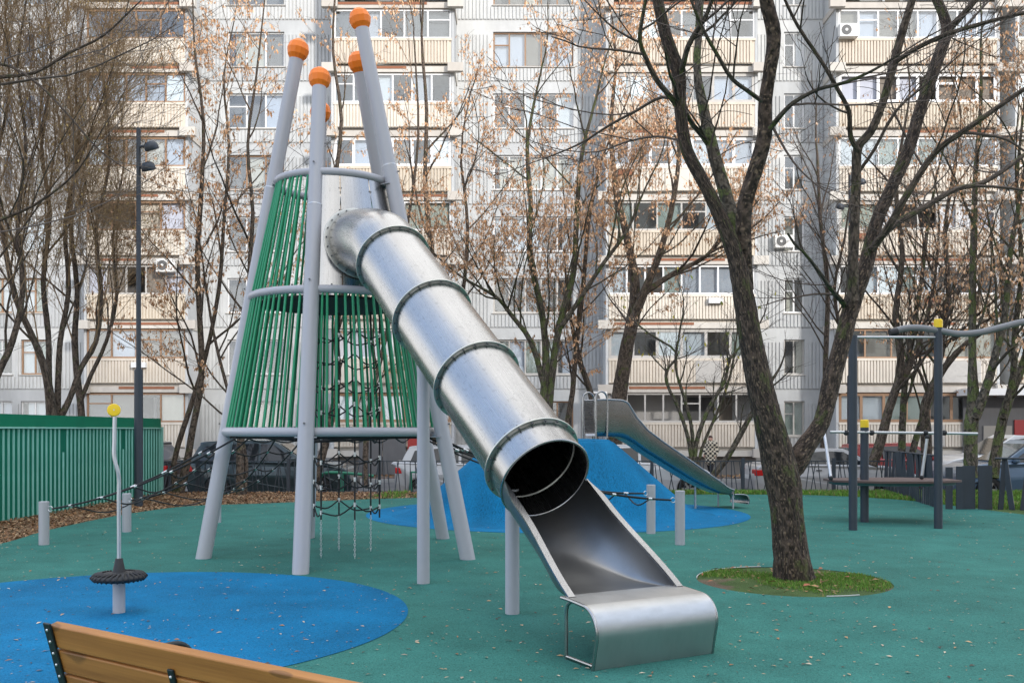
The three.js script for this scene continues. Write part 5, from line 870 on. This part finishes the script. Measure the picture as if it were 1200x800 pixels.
// ---------------------------------------------------------------- a person walking along the building
{
  const d = 38.6, g = at(833, HOR, d), o = thing('person', 'person in a black and cream checked coat and dark trousers walking by the building', 'person', [g.x, ROAD + 0.01, -d], -0.5);
  const bones = [[[0.09, 0.05, 0.16], [0.08, 0.48, 0.09], 0.045, 0.06], [[0.08, 0.48, 0.09], [0.07, 0.88, 0], 0.062, 0.085], [[-0.09, 0.06, -0.22], [-0.09, 0.47, -0.06], 0.045, 0.06], [[-0.09, 0.47, -0.06], [-0.07, 0.88, 0], 0.062, 0.085], [[0.09, 0.04, 0.16], [0.09, 0.035, 0.28], 0.042, 0.035], [[-0.09, 0.06, -0.22], [-0.09, 0.03, -0.11], 0.042, 0.035],
    [[0, 0.9, 0], [0, 1.25, 0.01], 0.14, 0.15], [[-0.13, 1.36, 0.01], [0.13, 1.36, 0.01], 0.075, 0.075], [[0, 1.38, 0.01], [0, 1.5, 0.02], 0.05, 0.05], [[0, 1.555, 0.03], [0, 1.61, 0.02], 0.085, 0.09], [[0, 1.56, 0.12], [0, 1.555, 0.135], 0.014, 0.012],
    [[0.18, 1.36, 0], [0.23, 1.1, -0.06], 0.058, 0.047], [[0.23, 1.1, -0.06], [0.21, 0.9, 0.06], 0.045, 0.033], [[-0.18, 1.36, 0], [-0.23, 1.1, 0.05], 0.058, 0.047], [[-0.23, 1.1, 0.05], [-0.2, 0.92, 0.2], 0.045, 0.033], [[0.21, 0.88, 0.07], [0.2, 0.8, 0.1], 0.034, 0.02], [[-0.2, 0.9, 0.21], [-0.19, 0.83, 0.26], 0.034, 0.02]];
  const coat = [[[0, 0.72, 0], [0, 1.0, 0], 0.235, 0.205], [[0, 1.0, 0], [0, 1.3, 0.01], 0.205, 0.19], [[-0.13, 1.36, 0.01], [0.13, 1.36, 0.01], 0.10, 0.10], [[0.19, 1.36, 0], [0.24, 1.1, -0.06], 0.085, 0.075], [[0.24, 1.1, -0.06], [0.215, 0.93, 0.05], 0.075, 0.062], [[-0.19, 1.36, 0], [-0.24, 1.1, 0.05], 0.085, 0.075], [[-0.24, 1.1, 0.05], [-0.205, 0.95, 0.18], 0.075, 0.062]];
  const mesh = (list, res, k, colour) => {
    const mc = new MarchingCubes(res, M.rope, false, false, 120000), sz = 1.0, cy = 0.85; mc.isolation = 0;
    for (let z = 0; z < res; z++) for (let y = 0; y < res; y++) for (let x = 0; x < res; x++) {
      const P = V((x - res / 2) / (res / 2) * sz, (y - res / 2) / (res / 2) * sz + cy, (z - res / 2) / (res / 2) * sz); let f = 0;
      for (const [a, b, ra, rb] of list) { const A = V(...a), B = V(...b), ab = B.clone().sub(A), t = Math.max(0, Math.min(1, P.clone().sub(A).dot(ab) / ab.lengthSq())), dd = P.distanceTo(A.addScaledVector(ab, t)) - lerp(ra, rb, t); f += Math.exp(-k * dd); }
      mc.field[x + y * res + z * res * res] = Math.max(-1, Math.min(1, Math.log(f + 1e-30) / k));
    }
    mc.update(); const n = mc.count, gg = new THREE.BufferGeometry(), p = new Float32Array(n * 3), q = new Float32Array(n * 3), c = new Float32Array(n * 3);
    for (let i = 0; i < n; i++) { for (let j = 0; j < 3; j++) { p[i * 3 + j] = mc.positionArray[i * 3 + j] * sz + (j === 1 ? cy : 0); q[i * 3 + j] = mc.normalArray[i * 3 + j]; } const cl = colour(p[i * 3], p[i * 3 + 1], p[i * 3 + 2]); c.set(cl, i * 3); }
    gg.setAttribute('position', new THREE.BufferAttribute(p, 3)); gg.setAttribute('color', new THREE.BufferAttribute(c, 3)); gg.computeVertexNormals(); return gg;
  };
  const vc = new THREE.MeshStandardMaterial({ vertexColors: true, roughness: 0.85, side: THREE.DoubleSide });
  part('body', mesh(bones, 84, 45, (x, y, z) => y < 0.09 ? [0.5, 0.5, 0.5] : y < 0.95 && Math.abs(x) < 0.17 ? [0.02, 0.02, 0.023] : y > 1.6 || (y > 1.5 && z < 0.02) ? [0.06, 0.03, 0.022] : [0.5, 0.3, 0.23]), vc, o);
  part('coat', mesh(coat, 84, 30, (x, y, z) => (Math.floor((Math.atan2(x, z) * 0.22 + 5) / 0.085) + Math.floor(y / 0.085)) % 2 ? [0.62, 0.55, 0.42] : [0.02, 0.018, 0.018]), vc, o);
}
// ---------------------------------------------------------------- fallen leaves and grass
function leafGeo() { const g = new THREE.BufferGeometry(); g.setAttribute('position', new THREE.Float32BufferAttribute([-0.5, 0, 0, 0, 0.12, -0.32, 0, 0.06, 0.3, 0.55, 0.02, 0.02], 3)); g.setIndex([0, 2, 1, 1, 2, 3]); g.setAttribute('uv', new THREE.Float32BufferAttribute([0, 0, 0, 1, 1, 0, 1, 1], 2)); g.computeVertexNormals(); return g; }
function scatter(name, label, category, n, seed, place, size, tones, flatY) {
  const m = new THREE.InstancedMesh(leafGeo(), std(C(1, 1, 1), 0.9, { side: THREE.DoubleSide }), n), r = rng(seed), M4 = new THREE.Matrix4(), q = new THREE.Quaternion(), e = new THREE.Euler(); let k = 0;
  while (k < n) { const p = place(r); if (!p) continue; const s = lerp(size[0], size[1], Math.pow(r(), 2)); e.set((r() - 0.5) * flatY, r() * 6.283, (r() - 0.5) * flatY); M4.compose(p, q.setFromEuler(e), V(s, s, s * (0.4 + 0.6 * r()))); m.setMatrixAt(k, M4); const t = tones[Math.floor(r() * tones.length)], f = 0.6 + 0.7 * r(); m.setColorAt(k, C(t[0] * f, t[1] * f, t[2] * f)); k++; }
  m.name = numbered(name); m.userData.kind = 'stuff'; m.castShadow = m.receiveShadow = true; tag(m, label, category); scene.add(m); return m;
}
const insideTeal = (x, d) => { let c = false; const P = [[-7.6, 5], ...edgeCurve.map((p) => [p.x, p.y]), [10.5, 5], [11, -8], [-9, -8]]; for (let i = 0, j = P.length - 1; i < P.length; j = i++) if ((P[i][1] > d) !== (P[j][1] > d) && x < (P[j][0] - P[i][0]) * (d - P[i][1]) / (P[j][1] - P[i][1]) + P[i][0]) c = !c; return c; };
const groundY = (d) => lerp(-0.016, ROAD - 0.012, smooth(24.3, 25.6, d));
const BROWN = [[0.24, 0.12, 0.05], [0.31, 0.18, 0.09], [0.17, 0.09, 0.05], [0.38, 0.26, 0.15], [0.22, 0.13, 0.075]];
scatter('fallen_leaves', 'thick brown carpet of fallen leaves between the rubber floor and the green fence', 'leaves', 40000, 41, (r) => { const x = lerp(-10, -0.6, Math.pow(r(), 1.15)), d = lerp(11, 25.6, r()); if (insideTeal(x, d)) return null; return V(x, groundY(d) + 0.012 + 0.05 * r() * r(), -d); }, [0.035, 0.10], BROWN, 1.1);
scatter('fallen_leaves', 'brown leaves lying along the far edge of the lane by the building', 'leaves', 9000, 42, (r) => { const x = lerp(-22, 24, r()), d = lerp(35.8, 40.5, r()); return V(x, ROAD + 0.03 + 0.03 * r(), -d); }, [0.07, 0.16], BROWN, 1.1);
scatter('leaf_bits', 'small dry leaf bits and twigs scattered over the rubber floor', 'leaves', 5200, 43, (r) => { const d = 3.2 + 20.5 * Math.pow(r(), 1.35), x = (r() - 0.5) * 1.12 * d * 1.06; if (!insideTeal(x, d) || Math.hypot(x - 0.77, d - 18.4) < 2.9) return null; return V(x, 0.007, -d); }, [0.014, 0.055], [[0.42, 0.26, 0.13], [0.45, 0.32, 0.20], [0.30, 0.15, 0.07], [0.50, 0.40, 0.29], [0.08, 0.055, 0.04]], 0.25);
scatter('leaf_bits', 'dry leaves lying in the grass of the round tree pit', 'leaves', 110, 44, (r) => { const a = r() * 6.283, q = Math.sqrt(r()) * 0.95; return V(2.97 + q * Math.cos(a), 0.03, -10.2 - q * Math.sin(a)); }, [0.04, 0.10], [[0.34, 0.12, 0.06], [0.40, 0.22, 0.10], [0.28, 0.16, 0.09]], 0.6);
function grass(label, n, seed, place, h) {
  const g = new THREE.BufferGeometry(); g.setAttribute('position', new THREE.Float32BufferAttribute([-0.06, 0, 0, 0.06, 0, 0, 0.1, 0.6, 0.06, 0.0, 0.62, 0.08, 0.2, 1, 0.25], 3)); g.setIndex([0, 1, 2, 0, 2, 3, 3, 2, 4]); g.setAttribute('uv', new THREE.Float32BufferAttribute([0, 0, 1, 0, 1, 1, 0, 1, 0.5, 1], 2)); g.computeVertexNormals();
  const m = new THREE.InstancedMesh(g, std(C(1, 1, 1), 0.85, { side: THREE.DoubleSide }), n), r = rng(seed), M4 = new THREE.Matrix4(), q = new THREE.Quaternion(), e = new THREE.Euler(); let k = 0;
  while (k < n) { const p = place(r); if (!p) continue; const s = h * (0.5 + 0.8 * r()); e.set((r() - 0.5) * 0.9, r() * 6.283, (r() - 0.5) * 0.9); M4.compose(p, q.setFromEuler(e), V(s * 1.4, s, s)); m.setMatrixAt(k, M4); const f = 0.6 + 0.7 * r(), y = r() < 0.12; m.setColorAt(k, y ? C(0.30 * f, 0.25 * f, 0.09 * f) : C(0.13 * f, 0.26 * f, 0.03 * f)); k++; }
  m.name = numbered('grass'); m.userData.kind = 'stuff'; m.castShadow = m.receiveShadow = true; tag(m, label, 'grass'); scene.add(m);
}
const bare = (x, d, s) => fbm((x + 50) / 100, (d + 50) / 100, 90, 3, s);
grass('short patchy grass round the trunk in the tree pit', 11000, 51, (r) => { const a = r() * 6.283, q = Math.sqrt(r()) * 0.98, x = 2.97 + q * Math.cos(a), d = 10.2 + q * Math.sin(a); if (bare(x, d, 3) + 0.25 * (r() - 0.5) + 0.16 * (q - 0.6) > 0.475) return null; return V(x, -0.006, -d); }, 0.034);
grass('bright green grass verge along the far edge of the playground', 52000, 52, (r) => { const x = lerp(-3.4, 15, r()), d = lerp(17, 25.2, Math.pow(r(), 0.45)); if (insideTeal(x, d) || (x < -0.4 && r() > (x + 3.4) / 3) || bare(x, d, 6) > 0.62) return null; return V(x, groundY(d) + 0.004, -d); }, 0.10);
renderer.setSize(1024, 682);
renderer.render(scene, camera);
